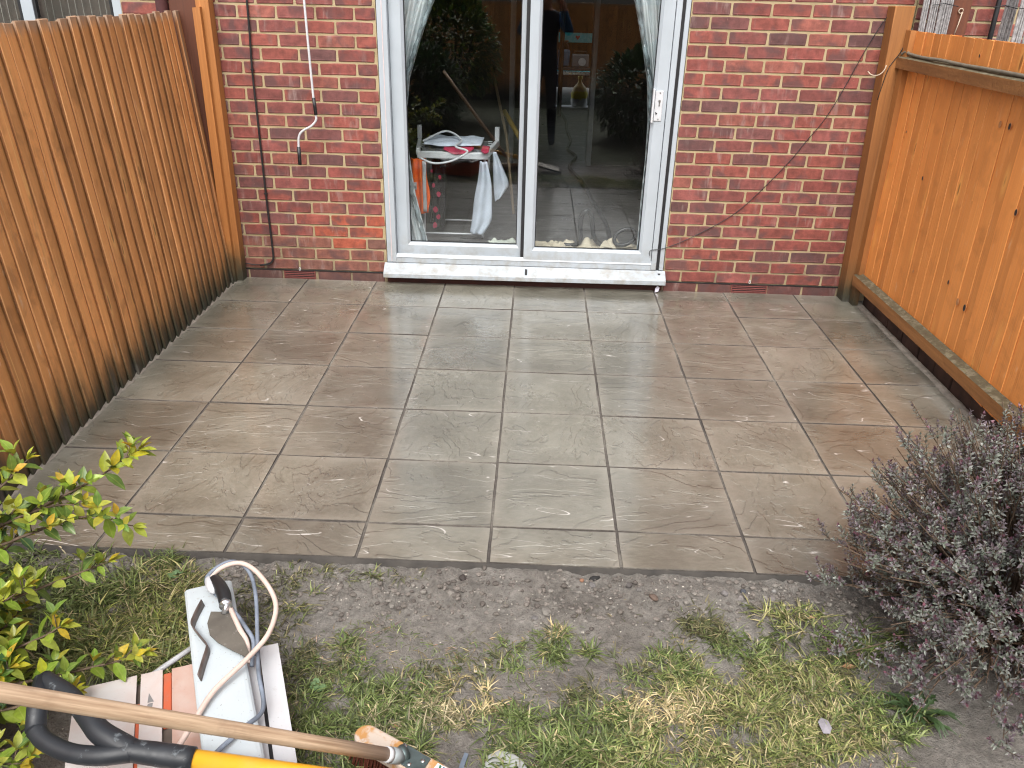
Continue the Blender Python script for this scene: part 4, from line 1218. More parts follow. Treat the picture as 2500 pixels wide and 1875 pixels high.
# bent steel strap standing on edge
MT['strap'] = simple('rusty_strap', (.17, .135, .12), .5, .5, var=.4, scale=30)
sp = spline([(-.784, -3.300), (-.784, -3.345), (-.782, -3.392), (-.760, -3.428), (-.722, -3.452), (-.704, -3.470), (-.700, -3.500), (-.694, -3.575)][0:0] or [(-.786, -3.301, 0), (-.785, -3.35, 0), (-.780, -3.392, 0), (-.764, -3.414, 0), (-.722, -3.456, 0), (-.706, -3.476, 0), (-.699, -3.520, 0), (-.690, -3.579, 0)], 5)
vv = []
for i, p_ in enumerate(sp):
    t = (sp[min(i + 1, len(sp) - 1)] - sp[max(i - 1, 0)]).normalized(); nn = Vector((-t.y, t.x, 0)) * .0014
    tw = Vector((-.006, .0, 0))
    vv += [Vector((p_.x, p_.y, ZT)) - nn, Vector((p_.x, p_.y, ZT)) + nn, Vector((p_.x, p_.y, ZT + .022)) + nn + tw, Vector((p_.x, p_.y, ZT + .022)) - nn + tw]
m_ = len(sp)
ff = [(i * 4 + k, (i + 1) * 4 + k, (i + 1) * 4 + (k + 1) % 4, i * 4 + (k + 1) % 4) for i in range(m_ - 1) for k in range(4)] + [(0, 1, 2, 3), tuple((m_ - 1) * 4 + k for k in (3, 2, 1, 0))]
tag(MB().add(vv, ff).build('steel_strap', MT['strap'], None, True), 'bent zigzag steel strap lying on the white box section', 'strap')

# pointing trowel
tw = tag(empty('brick_trowel', (-.70, -3.38, ZT)), 'mortar stained trowel with black handle on the white box section', 'trowel')
poly = [(-.752, -3.338), (-.745, -3.385), (-.722, -3.428), (-.690, -3.455), (-.640, -3.482), (-.588, -3.507), (-.585, -3.502), (-.640, -3.420), (-.672, -3.372), (-.692, -3.345), (-.72, -3.337)]
poly = [(x + .70, y_ + 3.38) for x, y_ in poly]
MT['tblade'] = m_plate('mortar_stained_blade', (.075, .066, .055), (.20, .18, .15), .55, .8, speck=.6)
MB().prism(list(reversed(poly)), .010, .0125).build('blade', MT['tblade'], tw)
MB().tube([(-.013, .035, .012), (-.008, .050, .030), (-.012, .062, .030)], .0085, 10).build('tang', MT['chrome'], tw, True)
MB().tube([(-.010, .046, .030), (-.013, .058, .030)], .0175, 14).build('ferrule', MT['chrome'], tw, True)
MB().tube(spline([(-.013, .056, .031), (-.030, .090, .033), (-.052, .122, .032), (-.082, .156, .030)], 5), [.017 + .003 * math.sin(i / 15 * 3.1) for i in range(16)], 14).build('handle', MT['black'], tw, True)
MB().box(-.112, -.100, .090, .150, .012, .042, Matrix.Translation((.012, .004, 0)) @ Matrix.Rotation(R(0), 4, 'Z')).build('handle_inlay', MT['white_pl'], tw, bevel=.004) if False else None
MB().tube(spline([(-.060, .102, .030), (-.078, .120, .031), (-.094, .150, .030), (-.098, .164, .028)], 4), [.006, .010, .011, .012, .012, .013, .013, .013, .013, .012, .011, .010, .006], 12).build('handle_inlay', MT['white_pl'], tw, True)

# cable and hose loops
MT['pinkhose'] = simple('dusty_pink_hose', (.60, .47, .41), .7, var=.12, scale=14)
MT['greycable'] = simple('dusty_grey_cable', (.17, .20, .25), .65, var=.45, scale=22)
hp1 = [(-.600, -3.49, .125), (-.618, -3.44, .150), (-.65, -3.40, .160), (-.72, -3.30, .165), (-.79, -3.225, .175), (-.765, -3.195, .20), (-.71, -3.185, .21), (-.64, -3.235, .21), (-.568, -3.33, .195), (-.555, -3.435, .185), (-.585, -3.525, .178), (-.638, -3.625, .165), (-.655, -3.72, .158), (-.67, -3.85, .158)]
tag(MB().tube(spline(hp1, 10), .0070, 10).build('dusty_hose', MT['pinkhose'], None, True), 'dusty pale pink hose looped over the white box section', 'hose')
hp2 = [(-.588, -3.50, .125), (-.600, -3.44, .152), (-.63, -3.40, .160), (-.70, -3.32, .158), (-.80, -3.235, .168), (-.79, -3.205, .195), (-.745, -3.172, .205), (-.69, -3.195, .195), (-.642, -3.28, .18), (-.588, -3.44, .160), (-.553, -3.545, .150), (-.512, -3.645, .135), (-.530, -3.72, .155), (-.568, -3.80, .162), (-.60, -3.88, .162)]
tag(MB().tube(spline(hp2, 10), .0058, 8).build('grey_cable', MT['greycable'], None, True), 'dusty blue grey cable looped over the white box section', 'cable')

# ------------------------------------------------------------------ broom
H0, H1 = Vector((-.168, -3.704, .058)), Vector((-.741, -4.128, .684))
hd = (H1 - H0).normalized()
br = tag(empty('yard_broom', (-.17, -3.70, -.06)), 'yard broom with long bare wooden handle and dusty orange head', 'broom')
BI = Vector((.17, 3.70, .06))
MT['handle'] = m_wood('broom_handle', (.44, .28, .16), (.24, .135, .070), knots=False, algae=False, axis='x')
def m_handle():
    g = G('turned_handle')
    v = g.co('Generated')
    o = g.pos()
    q = g.n('VectorRotate', {'Vector': o, 'Center': tuple(H0), 'Axis': (0, 0, 1), 'Angle': 0.0})
    # distance along the shaft carries the grain
    dt = g.n('VectorMath', operation='DOT_PRODUCT'); g.set(dt.inputs[0], o); dt.inputs[1].default_value = tuple(hd)
    al = dt.outputs['Value']
    proj = g.vm('SUBTRACT', o, g.n('VectorMath', {0: tuple(hd)}, operation='SCALE').outputs[0]) if False else o
    n1 = g.noise(g.comb(g.mth('MULTIPLY', al, 5.0), g.mth('MULTIPLY', g.sep(g.vm('CROSS_PRODUCT', o, tuple(hd)))[0], 150.0), g.mth('MULTIPLY', g.sep(g.vm('CROSS_PRODUCT', o, tuple(hd)))[2], 150.0)), 1.0, 5, .6)
    c = g.mix(g.mr(n1, .32, .68), (.36, .235, .145), (.68, .51, .35))
    n2 = g.noise(o, 12, 4, .6)
    c = g.mix(g.mr(n2, .58, .72, 0, .45), c, (.30, .20, .13))
    n3 = g.noise(o, 5, 3)
    c = g.mix(g.mr(g.mth('ADD', g.mth('SUBTRACT', g.n('VectorMath', {0: o}, operation='LENGTH').outputs['Value'], 3.9), g.mth('MULTIPLY', n3, .06)), -.04, -.16, 0, .55), c, (.52, .46, .42))
    g.p(Base_Color=c, Roughness=.62)
    g.bump(n1, .25, .002)
    return g.m
MB().tube([H0 + hd * t + BI for t in (0.02, .3, .7, 1.0, 1.28)], .0162, 18).build('handle', m_handle(), br, True)
MT['socket'] = simple('painted_socket', (.33, .37, .38), .5, .3, var=.25)
MT['brkt'] = simple('zinc_bracket', (.11, .145, .145), .45, .6, var=.3)
MB().tube([H0 - hd * .004 + BI, H0 + hd * .034 + BI], .0192, 18).build('socket', MT['socket'], br, True)
MB().tube([H0 + hd * .032 + BI, H0 + hd * .046 + BI], [.0195, .018], 18).build('socket_collar', MT['white_pl'], br, True)
hc = Vector((-.158, -3.692, .052)); ha = math.atan2(-.105, .19)
HM = Matrix.Translation(hc + BI) @ Matrix.Rotation(ha, 4, 'Z')
def stadium(L, W, n_=10):
    r_ = W / 2; out = []
    for s, a0 in ((1, -90), (-1, 90)):
        for i in range(n_ + 1):
            a = R(a0 + 180 * i / n_)
            out.append((s * (L / 2 - r_) + r_ * math.cos(a), r_ * math.sin(a)))
    return out
def m_head():
    g = G('dusty_orange_wood')
    v = g.co('Object')
    n1 = g.noise(v, 16, 5, .6, .5)
    c = g.mix(g.mr(n1, .40, .50), (.46, .24, .085), (.52, .44, .37))
    c = g.mix(g.mr(g.noise(v, 60, 3), .6, .7, 0, .6), c, (.40, .17, .04))
    g.p(Base_Color=c, Roughness=.75)
    return g.m
MB().prism(stadium(.30, .062), -.036, -.002, HM).build('head_block', m_head(), br, bevel=.007, segs=3)
# bracket plate, screws, printed label
MB().prism([(-.032, .026), (.052, .024), (.056, -.010), (.030, -.027), (-.020, -.027), (-.034, .0)], -.0018, .0022, HM @ Matrix.Translation((.012, .0, 0))).build('bracket', MT['brkt'], br, bevel=.001)
MB().tube([HM @ Vector((.0, 0, .002)), H0 + BI], [.023, .0185], 14).build('bracket_neck', MT['brkt'], br, True)
for sx_, sy_ in ((-.010, .018), (.053, .006), (.030, -.019)):
    MB().tube([HM @ Vector((sx_, sy_, .002)), HM @ Vector((sx_, sy_, .0055))], .0056, 12).build('screw', MT['chrome'], br, True)
MB().prism([(.085, .024), (.138, .024), (.138, -.018), (.085, -.018)], -.0016, -.0012, HM).build('paper_label', simple('paper_label', (.66, .69, .68), .7, var=.1), br)
for i, (lx, cc) in enumerate(((.092, (.03, .13, .07)), (.102, (.10, .15, .30)))):
    MB().prism([(lx, .022), (lx + .006, .022), (lx + .016, -.010), (lx + .010, -.010)], -.0010, -.0007, HM).build('label_stripe', simple('label_ink', cc, .7), br)
bs = MB()
rg = random.Random(4)
for i in range(52):
    for j in range(9):
        x = -.14 + .28 * i / 51 + rg.uniform(-.002, .002); yy = -.024 + .048 * j / 8
        ox, oy = rg.uniform(-.012, .012) + x * .06, (yy * .5) + rg.uniform(-.01, .01)
        bs.tube([HM @ Vector((x, yy, -.034)), HM @ Vector((x + ox, yy + oy, -.108))], .0019, 4, False)
tag(bs.build('bristles', simple('red_brown_bristle', (.13, .035, .02), .7), br), kind='stuff')

# ------------------------------------------------------------------ shovel with yellow shaft
sh = tag(empty('shovel', (-.55, -3.86, -.06)), 'shovel with yellow shaft and black plastic split grip leaning over the tile saw', 'shovel')
SI = Vector((.55, 3.86, .06))
SA, SDIR = Vector((-.600, -3.844, .190)), Vector((.9805, .0447, -.1916)).normalized()
MT['yellow'] = m_plate('yellow_shaft_paint', (.78, .38, .012), (.62, .40, .12), .5, .4, speck=.15)
MB().tube([SA - SDIR * .02 + SI, SA + SDIR * .72 + SI], .0215, 16).build('shaft', MT['yellow'], sh, True)
def m_grip():
    g = G('scuffed_black_grip')
    v = g.co('Object')
    n1 = g.noise(v, 24, 5, .65, .6)
    c = g.mix(g.mr(n1, .62, .70, 0, .55), (.020, .023, .028), (.22, .25, .27))
    c = g.mix(g.mr(g.noise(v, 7, 3), .55, .75, 0, .5), c, (.06, .065, .075))
    g.p(Base_Color=c, Roughness=g.mr(n1, .3, .7, .35, .6))
    return g.m
MT['grip'] = m_grip()
MB().tube(spline([SA + SI, SA - SDIR * .09 + SI, SA - SDIR * .165 + SI], 5), [.0262, .0262, .026, .026, .026, .0255, .025, .0245, .024, .022, .018], 18).build('grip_collar', MT['grip'], sh, True)
Y0 = SA - SDIR * .13
pa, pb = Vector((-.968, -3.812, .222)), Vector((-1.010, -3.690, .250))
MB().tube(spline([Y0 + SI, Vector((-.800, -3.866, .215)) + SI, Vector((-.872, -3.858, .212)) + SI, Vector((-.935, -3.835, .216)) + SI, pa + SI], 6), [.024, .0235, .023, .0225, .022, .0218, .0215, .021, .021, .0208, .0205, .0205, .0205, .0205, .0205, .0205, .0205, .0205, .0205, .0205, .0205, .0205, .0205, .0205, .021], 16).build('grip_arm', MT['grip'], sh, True)
MB().tube(spline([Y0 + SI, Vector((-.805, -3.825, .232)) + SI, Vector((-.855, -3.790, .243)) + SI, Vector((-.925, -3.735, .250)) + SI, pb + SI], 6), [.024, .0245, .025, .0255, .026, .026, .0258, .0255, .025, .0245, .024, .0235, .023, .0225, .022, .0218, .0215, .021, .021, .021, .021, .021, .021, .021, .021], 16).build('grip_arm', MT['grip'], sh, True)
MB().tube([pa + SI, pa.lerp(pb, .5) + Vector((-.006, 0, 0)) + SI, pb + SI], .0222, 16).build('cross_bar', MT['grip'], sh, True)
B0 = SA + SDIR * .70
vv = []
for i in range(9):
    t = i / 8
    for j in range(9):
        s = j / 8 - .5
        vv.append(B0 + SI + SDIR * (.30 * t) + Vector((0, s * (.16 + .06 * min(1, t * 3)), .035 * (abs(s) * 2) ** 2 - .035 - .01 * t)))
ff = [(i * 9 + j, (i + 1) * 9 + j, (i + 1) * 9 + j + 1, i * 9 + j + 1) for i in range(8) for j in range(8)]
bo = MB().add(vv, ff).build('blade', simple('worn_steel', (.28, .26, .24), .45, .7, var=.3), sh, True)
bo.modifiers.new('solid', 'SOLIDIFY').thickness = .003

# ------------------------------------------------------------------ stones and litter on the soil
def gz(x, y): return ground_z(x, y)
STN = [
 (-1.253, -2.933, .024, .020, .012, (.24, .23, .22), 'flat grey pebble on the soil beside the privet branch tips'),
 (.360, -2.905, .026, .012, .010, (.018, .017, .017), 'charred black lump on the bare soil near the patio edge'),
 (.350, -2.935, .018, .014, .011, (.16, .15, .145), 'grey stone just in front of the charred black lump'),
 (.315, -2.925, .011, .009, .008, (.27, .14, .085), 'small orange brick chip left of the charred lump'),
 (.840, -3.105 + .10, .016, .013, .010, (.26, .25, .235), 'pale grey stone chip at the edge of the grass near the shrub'),
 (.47, -2.945, .014, .012, .011, (.10, .09, .085), 'dark stone on the bare soil right of the charred lump'),
 (.545, -3.000, .022, .014, .012, (.13, .09, .07), 'brown half buried stone in the bare soil'),
 (.50, -2.965, .012, .010, .009, (.17, .16, .15), 'small grey stone among dark clods in the bare soil'),
 (.78, -2.965, .016, .013, .012, (.19, .175, .17), 'leftmost grey stone of the group near the purple shrub'),
 (.83, -2.975, .020, .014, .013, (.21, .19, .18), 'largest grey stone of the group near the purple shrub'),
 (.845, -2.945, .013, .010, .010, (.075, .08, .095), 'slate blue stone of the group near the purple shrub'),
 (.93, -2.985, .019, .014, .011, (.20, .18, .17), 'flat grey stone at the end of the group near the purple shrub'),
 (.945, -2.945, .012, .009, .009, (.30, .29, .275), 'whitish stone chip of the group near the purple shrub'),
 (.198, -3.060, .026, .020, .008, (.19, .175, .155), 'pale lump of old mortar beside the middle grass tuft'),
 (.160, -3.085, .016, .012, .006, (.16, .15, .145), 'small lilac grey lump of mortar beside the pale lump'),
 (-.080, -2.935, .020, .015, .013, (.055, .045, .04), 'dark clod of soil close to the patio edge at the second slab joint'),
]
for i, (x, yy, a, b_, c_, colr, lab) in enumerate(STN):
    a, b_, c_, colr = a * .8, b_ * .8, c_ * .85, tuple(q * .85 for q in colr)
    stone('stone' if 'stone' in lab or 'pebble' in lab or 'chip' in lab else 'lump', (x, yy, gz(x, yy) + c_ * .45), (a, b_, c_), colr, lab, 'stone' if i != 1 else 'lump', i + 1)
# pale slab offcut at the bottom edge
oc = MB().prism([(-.062, -.06), (-.040, .004), (-.016, .022), (.020, .016), (.048, -.004), (.075, -.05), (.07, -.09), (-.05, -.09)], 0, .022)
oo = oc.build('slab_offcut', simple('pale_offcut', (.36, .37, .36), .8, var=.15, bump=.4), None, bevel=.004, loc=(.085, -3.600, gz(.085, -3.60) - .006))
tag(oo, 'broken pale grey slab offcut at the bottom edge of the picture', 'offcut')
st = MB().add([(-.008, -.024, 0), (.004, -.027, 0), (.015, .020, .003), (.004, .024, .003), (-.008, -.024, .0035), (.004, -.027, .0035), (.015, .020, .0065), (.004, .024, .0065)], [(0, 3, 2, 1), (4, 5, 6, 7), (0, 1, 5, 4), (1, 2, 6, 5), (2, 3, 7, 6), (3, 0, 4, 7)])
tag(st.build('plastic_strip', simple('blue_grey_plastic', (.13, .16, .20), .5), None, loc=(-.022, -3.613, gz(-.022, -3.613) + .002)), 'short blue grey plastic strip on the soil beside the broom head', 'strip')
lf_ = MB().add([(-.012, -.024, 0), (.004, -.028, .004), (.016, -.008, .002), (.012, .014, .006), (-.004, .026, .004), (-.016, .012, .001), (0, 0, .010)], [(0, 1, 6), (1, 2, 6), (2, 3, 6), (3, 4, 6), (4, 5, 6), (5, 0, 6)])
lo = lf_.build('paper_scrap', simple('lilac_grey_paper', (.27, .255, .28), .8), None, loc=(.956, -3.467, gz(.956, -3.467) + .022))
lo.modifiers.new('solid', 'SOLIDIFY').thickness = .002
tag(lo, 'crumpled lilac grey scrap lying in the grass near the shrub', 'scrap')
for (x, yy, r_, lab) in ((1.10, -3.235, .022, 'dry orange leaf lying under the purple shrub'), (1.035, -3.06, .012, 'small fallen orange leaf at the edge of the purple shrub'), (-.21, -3.525, .010, 'tan leaf fragment in the grass behind the broom head')):
    d = MB().add([(-r_, 0, 0), (-r_ * .3, -r_ * .5, .004), (r_, 0, .002), (-r_ * .2, r_ * .5, .006), (0, 0, -.001)], [(0, 1, 4), (1, 2, 4), (2, 3, 4), (3, 0, 4)])
    do = d.build('dead_leaf', bpy.data.materials.get('dead_leaf') or simple('dead_leaf', (.27, .15, .07), .7), None, loc=(x, yy, gz(x, yy) + .014))
    do.modifiers.new('solid', 'SOLIDIFY').thickness = .001
    tag(do, lab, 'leaf')

# loose crumbs, clods and chalky grit: uncountable
ico = bmesh.new(); bmesh.ops.create_icosphere(ico, subdivisions=1, radius=1.0)
IV = [v.co.copy() for v in ico.verts]; IF = [tuple(v.index for v in f.verts) for f in ico.faces]; ico.free()
cr = MB()
rg = random.Random(11)
for i in range(4600):
    near = rg.random() < .62
    x = rg.uniform(-1.6, 2.0); yy = rg.gauss(-2.99, .07) if near else rg.uniform(-3.72, -2.9)
    if yy > -2.885: continue
    s = rg.choice((.0016, .002, .0025, .003, .004)) if not near else rg.choice((.002, .002, .003, .003, .004, .005, .007, .009))
    q = rg.random()
    c = (.42, .39, .34) if (q < .16 and s < .0035) else ((.11, .097, .085) if q < .35 else (.17, .15, .132))
    if near and s > .0045 and rg.random() < .5: c = rg.choice(((.095, .082, .072), (.13, .115, .10), (.19, .175, .155)))
    sc = Vector((s * rg.uniform(.8, 1.5), s * rg.uniform(.8, 1.4), s * rg.uniform(.5, .9)))
    ph = rg.uniform(0, 6)
    base = Vector((x, yy, gz(x, yy) + sc.z * .4))
    cr.add([base + Vector((v.x * sc.x * (1 + .25 * math.sin(ph + k * 2.1)), v.y * sc.y * (1 + .25 * math.cos(ph + k * 1.3)), v.z * sc.z)) for k, v in enumerate(IV)], IF, c)
tag(cr.build('soil_crumbs', MT['crumb']), 'loose crumbs of soil and chalky grit scattered over the bare ground', 'gravel', kind='stuff')

# ------------------------------------------------------------------ grass
GR = [(-1.13, -2.89, .07, .05, .9, 0, 1.3), (-1.07, -3.07, .14, .13, 1, 1, 1.5), (-1.10, -3.27, .20, .11, 1.3, 1, 1.6), (-1.08, -3.22, .16, .10, .9, 5, 1.5), (-1.25, -3.2, .14, .2, .9, 0, 1.5), (-.95, -3.36, .14, .09, .8, 0, 1.2), (-1.45, -3.1, .2, .25, .5, 0, 1.2),
      (-.57, -3.08, .05, .06, .35, 1, .9), (-.46, -3.29, .13, .06, .6, 3, .9), (-.39, -3.22, .07, .05, .4, 0, .9), (-.30, -3.42, .18, .11, .9, 0, 1), (-.16, -3.5, .15, .10, .8, 4, 1), (-.36, -3.60, .22, .10, 1, 0, 1.1),
      (-.04, -3.40, .09, .07, .7, 2, .9), (-.2, -3.33, .12, .05, .5, 3, .8), (-.52, -3.42, .06, .12, .6, 0, .9), (.27, -3.18, .08, .05, 1, 0, 1.1), (.10, -3.23, .03, .07, .7, 0, .9), (.19, -3.13, .06, .03, .5, 2, .9),
      (.74, -3.09, .11, .045, 1, 3, 1.1), (.97, -3.06, .11, .045, .9, 1, 1.2), (.55, -3.44, .12, .075, 1.2, 2, 1), (.58, -3.60, .24, .09, 1.1, 1, 1.1), (.42, -3.44, .07, .05, .5, 2, .9), (.16, -3.56, .17, .10, 1.2, 0, 1.1), (.34, -3.53, .14, .10, 1.1, 0, 1.1), (.29, -3.40, .08, .06, .6, 3, .9),
      (.76, -3.32, .21, .11, 1, 1, 1), (.95, -3.34, .16, .13, .9, 1, 1), (.97, -3.52, .16, .11, .9, 1, 1), (.64, -3.24, .14, .06, .7, 0, .9), (.79, -3.48, .16, .11, .9, 1, 1), (1.18, -3.14, .13, .06, .7, 0, 1.2), (1.0, -3.2, .16, .07, .6, 3, 1), (1.18, -3.42, .14, .08, .6, 0, 1.1),
      (.45, -3.24, .10, .04, .35, 3, .8), (.52, -3.31, .08, .05, .5, 0, .9), (-.46, -2.935, .12, .03, .4, 3, .8), (-.28, -2.94, .09, .03, .3, 3, .8), (-.75, -2.95, .2, .05, .3, 3, .8), (-.62, -3.3, .10, .25, .4, 3, .9), (.0, -3.28, .1, .05, .3, 3, .8), (-.8, -3.1, .12, .12, .3, 3, .8), (.82, -3.17, .14, .05, .8, 0, 1)]
BARE = [(.36, -3.28, .07, .03), (.0, -3.56, .06, .05), (.22, -3.34, .06, .03), (1.30, -3.55, .16, .10), (1.02, -3.62, .07, .07), (.70, -3.23, .05, .02), (.66, -3.50, .04, .03)]
TINT = {5: [(.26, .28, .075), (.30, .28, .11), (.20, .24, .06)], 0: [(.098, .135, .038), (.130, .170, .055), (.075, .105, .032), (.175, .205, .085)], 1: [(.20, .21, .075), (.155, .18, .058), (.26, .24, .11), (.115, .145, .045), (.32, .27, .15)], 2: [(.46, .38, .21), (.40, .32, .17), (.52, .44, .27), (.23, .21, .10)],
        3: [(.090, .098, .042), (.125, .122, .060), (.155, .138, .075), (.075, .084, .038)], 4: [(.19, .19, .10), (.28, .24, .145), (.13, .16, .06), (.36, .31, .20)]}
gm = MB()
rg = random.Random(21)
def blade(x, yy, ln, wd, az, tilt, c, curl):
    z0 = gz(x, yy) - .003
    d = Vector((math.cos(az), math.sin(az), 0)); sd_ = Vector((-d.y, d.x, 0)) * wd
    p0 = Vector((x, yy, z0)); p1 = p0 + d * (ln * .5 * math.cos(tilt)) + Vector((0, 0, ln * .5 * math.sin(tilt)))
    t2 = tilt - curl
    p2 = p1 + d * (ln * .5 * math.cos(t2)) + Vector((0, 0, ln * .5 * math.sin(t2)))
    p2.z = max(p2.z, z0 + .004)
    b0 = len(gm.v)
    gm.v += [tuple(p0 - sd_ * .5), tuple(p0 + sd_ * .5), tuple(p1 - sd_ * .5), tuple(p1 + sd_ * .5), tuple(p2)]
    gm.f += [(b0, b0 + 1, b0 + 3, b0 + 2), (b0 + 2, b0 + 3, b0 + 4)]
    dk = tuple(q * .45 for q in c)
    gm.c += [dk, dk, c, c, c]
for (cx, cy, rx, ry, dens, ty, ls) in GR:
    n_ = int(dens * rx * ry * 3.14 * 27000)
    tufts = []
    for _ in range(max(3, int(n_ / 16))):
        a = rg.uniform(0, 6.283); r_ = math.sqrt(rg.random()) * 1.12
        tx, ty_ = cx + rx * r_ * math.cos(a), cy + ry * r_ * math.sin(a)
        if mnoise.noise(Vector((tx * 9, ty_ * 9, 2.0))) < -.22: continue
        if any(((tx - bx) / br_) ** 2 + ((ty_ - by) / bry) ** 2 < 1 for bx, by, br_, bry in BARE): continue
        tufts.append((tx, ty_, rg.uniform(0, 6.283), rg.random()))
    if not tufts: continue
    for _ in range(n_):
        tx, ty_, az0, tv = rg.choice(tufts)
        x = tx + rg.gauss(0, .012); yy = ty_ + rg.gauss(0, .010)
        if yy > -2.875: continue
        tn = ty if rg.random() < .80 else rg.choice((0, 1, 3, 4))
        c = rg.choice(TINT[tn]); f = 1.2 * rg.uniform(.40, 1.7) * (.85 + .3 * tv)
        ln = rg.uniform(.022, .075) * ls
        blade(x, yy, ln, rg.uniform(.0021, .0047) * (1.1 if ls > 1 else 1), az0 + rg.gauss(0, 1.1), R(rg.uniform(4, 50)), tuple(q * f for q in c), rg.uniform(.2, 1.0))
for _ in range(16000):
    x, yy = rg.uniform(-.62, 1.35), rg.uniform(-3.78, -3.10)
    dn = mnoise.noise(Vector((x * 4.2, yy * 4.2, 5.0))) + .5 * mnoise.noise(Vector((x * 11, yy * 11, 1.0))) + (-3.30 - yy) * 1.1
    if dn < rg.uniform(-.05, .45): continue
    if any(((x - bx) / br_) ** 2 + ((yy - by) / bry) ** 2 < 1 for bx, by, br_, bry in BARE): continue
    blade(x, yy, rg.uniform(.016, .045), rg.uniform(.0016, .0028), rg.uniform(0, 6.3), R(rg.uniform(2, 26)), tuple(q * rg.uniform(.8, 1.4) for q in rg.choice(TINT[rg.choice((1, 4, 3, 0, 0, 2))])), .3)
# stray single blades on the bare soil
for _ in range(1500):
    x, yy = rg.uniform(-1.5, 1.5), rg.uniform(-3.75, -3.0)
    if mnoise.noise(Vector((x * 5, yy * 5, 7))) < 0: continue
    blade(x, yy, rg.uniform(.015, .04), .0022, rg.uniform(0, 6.3), R(rg.uniform(2, 30)), rg.choice(TINT[rg.choice((2, 3, 3, 4))]), .4)
tag(gm.build('grass', MT['grass']), 'patchy worn grass, part green and part straw, on the trodden soil', 'grass', kind='stuff')

# ------------------------------------------------------------------ leaves
def leaf_mesh(name, ln, wd, fold, curl, mat, seg=4):
    vv = [(0, 0, 0)]
    prof_ = [(.18, .55), (.40, .98), (.62, .88), (.84, .45)]
    for t, w_ in prof_:
        z = -curl * ln * t * t
        vv += [(-wd / 2 * w_, ln * t, z + fold * wd * w_), (0, ln * t, z), (wd / 2 * w_, ln * t, z + fold * wd * w_)]
    vv.append((0, ln, -curl * ln))
    ff = [(0, 2, 1), (0, 3, 2)]
    for k in range(3):
        a, b_ = 1 + 3 * k, 4 + 3 * k
        ff += [(a, a + 1, b_ + 1, b_), (a + 1, a + 2, b_ + 2, b_ + 1)]
    ff += [(10, 11, 13), (11, 12, 13)]
    return MB().add(vv, ff).mesh(name, mat, True)
def orient(d, up):
    d = d.normalized()
    x = d.cross(up)
    x = x.normalized() if x.length > 1e-4 else d.orthogonal().normalized()
    z = x.cross(d)
    return Matrix((x, d, z)).transposed()
pv_ = tag(empty('privet_bush', (-1.55, -3.60, -.06)), 'golden privet bush reaching in beside the tile saw', 'bush')
PI_ = Vector((1.55, 3.60, .06))
lm = [leaf_mesh('leaf', .056, .027, .12, .15, MT['leaf']), leaf_mesh('leaf', .050, .025, .20, .28, MT['leaf']), leaf_mesh('leaf', .060, .029, .06, .35, MT['leaf']), leaf_mesh('leaf', .040, .018, .25, .05, MT['leaf'])]
COLD = [(.055, .105, .040), (.075, .14, .045), (.045, .085, .035), (.11, .17, .06)]
CMID = [(.17, .25, .030), (.22, .29, .035), (.13, .21, .035), (.28, .33, .055), (.11, .18, .04)]
CNEW = [(.42, .38, .030), (.44, .32, .035), (.36, .40, .045), (.34, .36, .05), (.32, .37, .05), (.38, .42, .06)]
rg = random.Random(31)
BR = [  # tip, mid, root
 ((-.845, -3.37, .700), (-1.02, -3.40, .590), (-1.42, -3.55, .42)),
 ((-1.10, -3.42, .690), (-1.20, -3.46, .600), (-1.50, -3.58, .40)),
 ((-.885, -3.40, .490), (-1.02, -3.43, .525), (-1.40, -3.56, .40)),
 ((-.985, -3.38, .355), (-1.10, -3.42, .320), (-1.42, -3.58, .25)),
 ((-1.22, -3.36, .420), (-1.27, -3.42, .380), (-1.50, -3.60, .28)),
 ((-1.06, -3.52, .255), (-1.14, -3.54, .215), (-1.45, -3.64, .12)),
 ((-.870, -3.505, .160), (-1.00, -3.53, .128), (-1.35, -3.66, .12)),
 ((-1.14, -3.50, .360), (-1.22, -3.54, .320), (-1.48, -3.62, .22)),
 ((-1.00, -3.62, .135), (-1.10, -3.64, .110), (-1.42, -3.70, .06)),
 ((-1.05, -3.74, .080), (-1.14, -3.74, .060), (-1.42, -3.74, .02)),
 ((-1.16, -3.44, .545), (-1.24, -3.48, .50), (-1.5, -3.6, .36)),
 ((-1.02, -3.82, .12), (-1.12, -3.80, .09), (-1.42, -3.76, .04)),
 ((-1.00, -3.41, .560), (-1.12, -3.44, .545), (-1.45, -3.57, .42)),
 ((-1.20, -3.46, .250), (-1.26, -3.50, .200), (-1.48, -3.62, .12)),
 ((-1.16, -3.60, .190), (-1.24, -3.62, .140), (-1.46, -3.68, .08)),
]
UP = Vector((0, 0, 1))
leaf_n = 0
rest = MB()
def put_leaf(parent, p, d, up, sc, c, which):
    global leaf_n
    leaf_n += 1
    m3 = orient(d, up) * sc
    o = bpy.data.objects.new('leaf', lm[which]); col.objects.link(o)
    o.parent = parent
    o.matrix_local = Matrix.Translation(p) @ m3.to_4x4()
    o.color = (*c, 1)
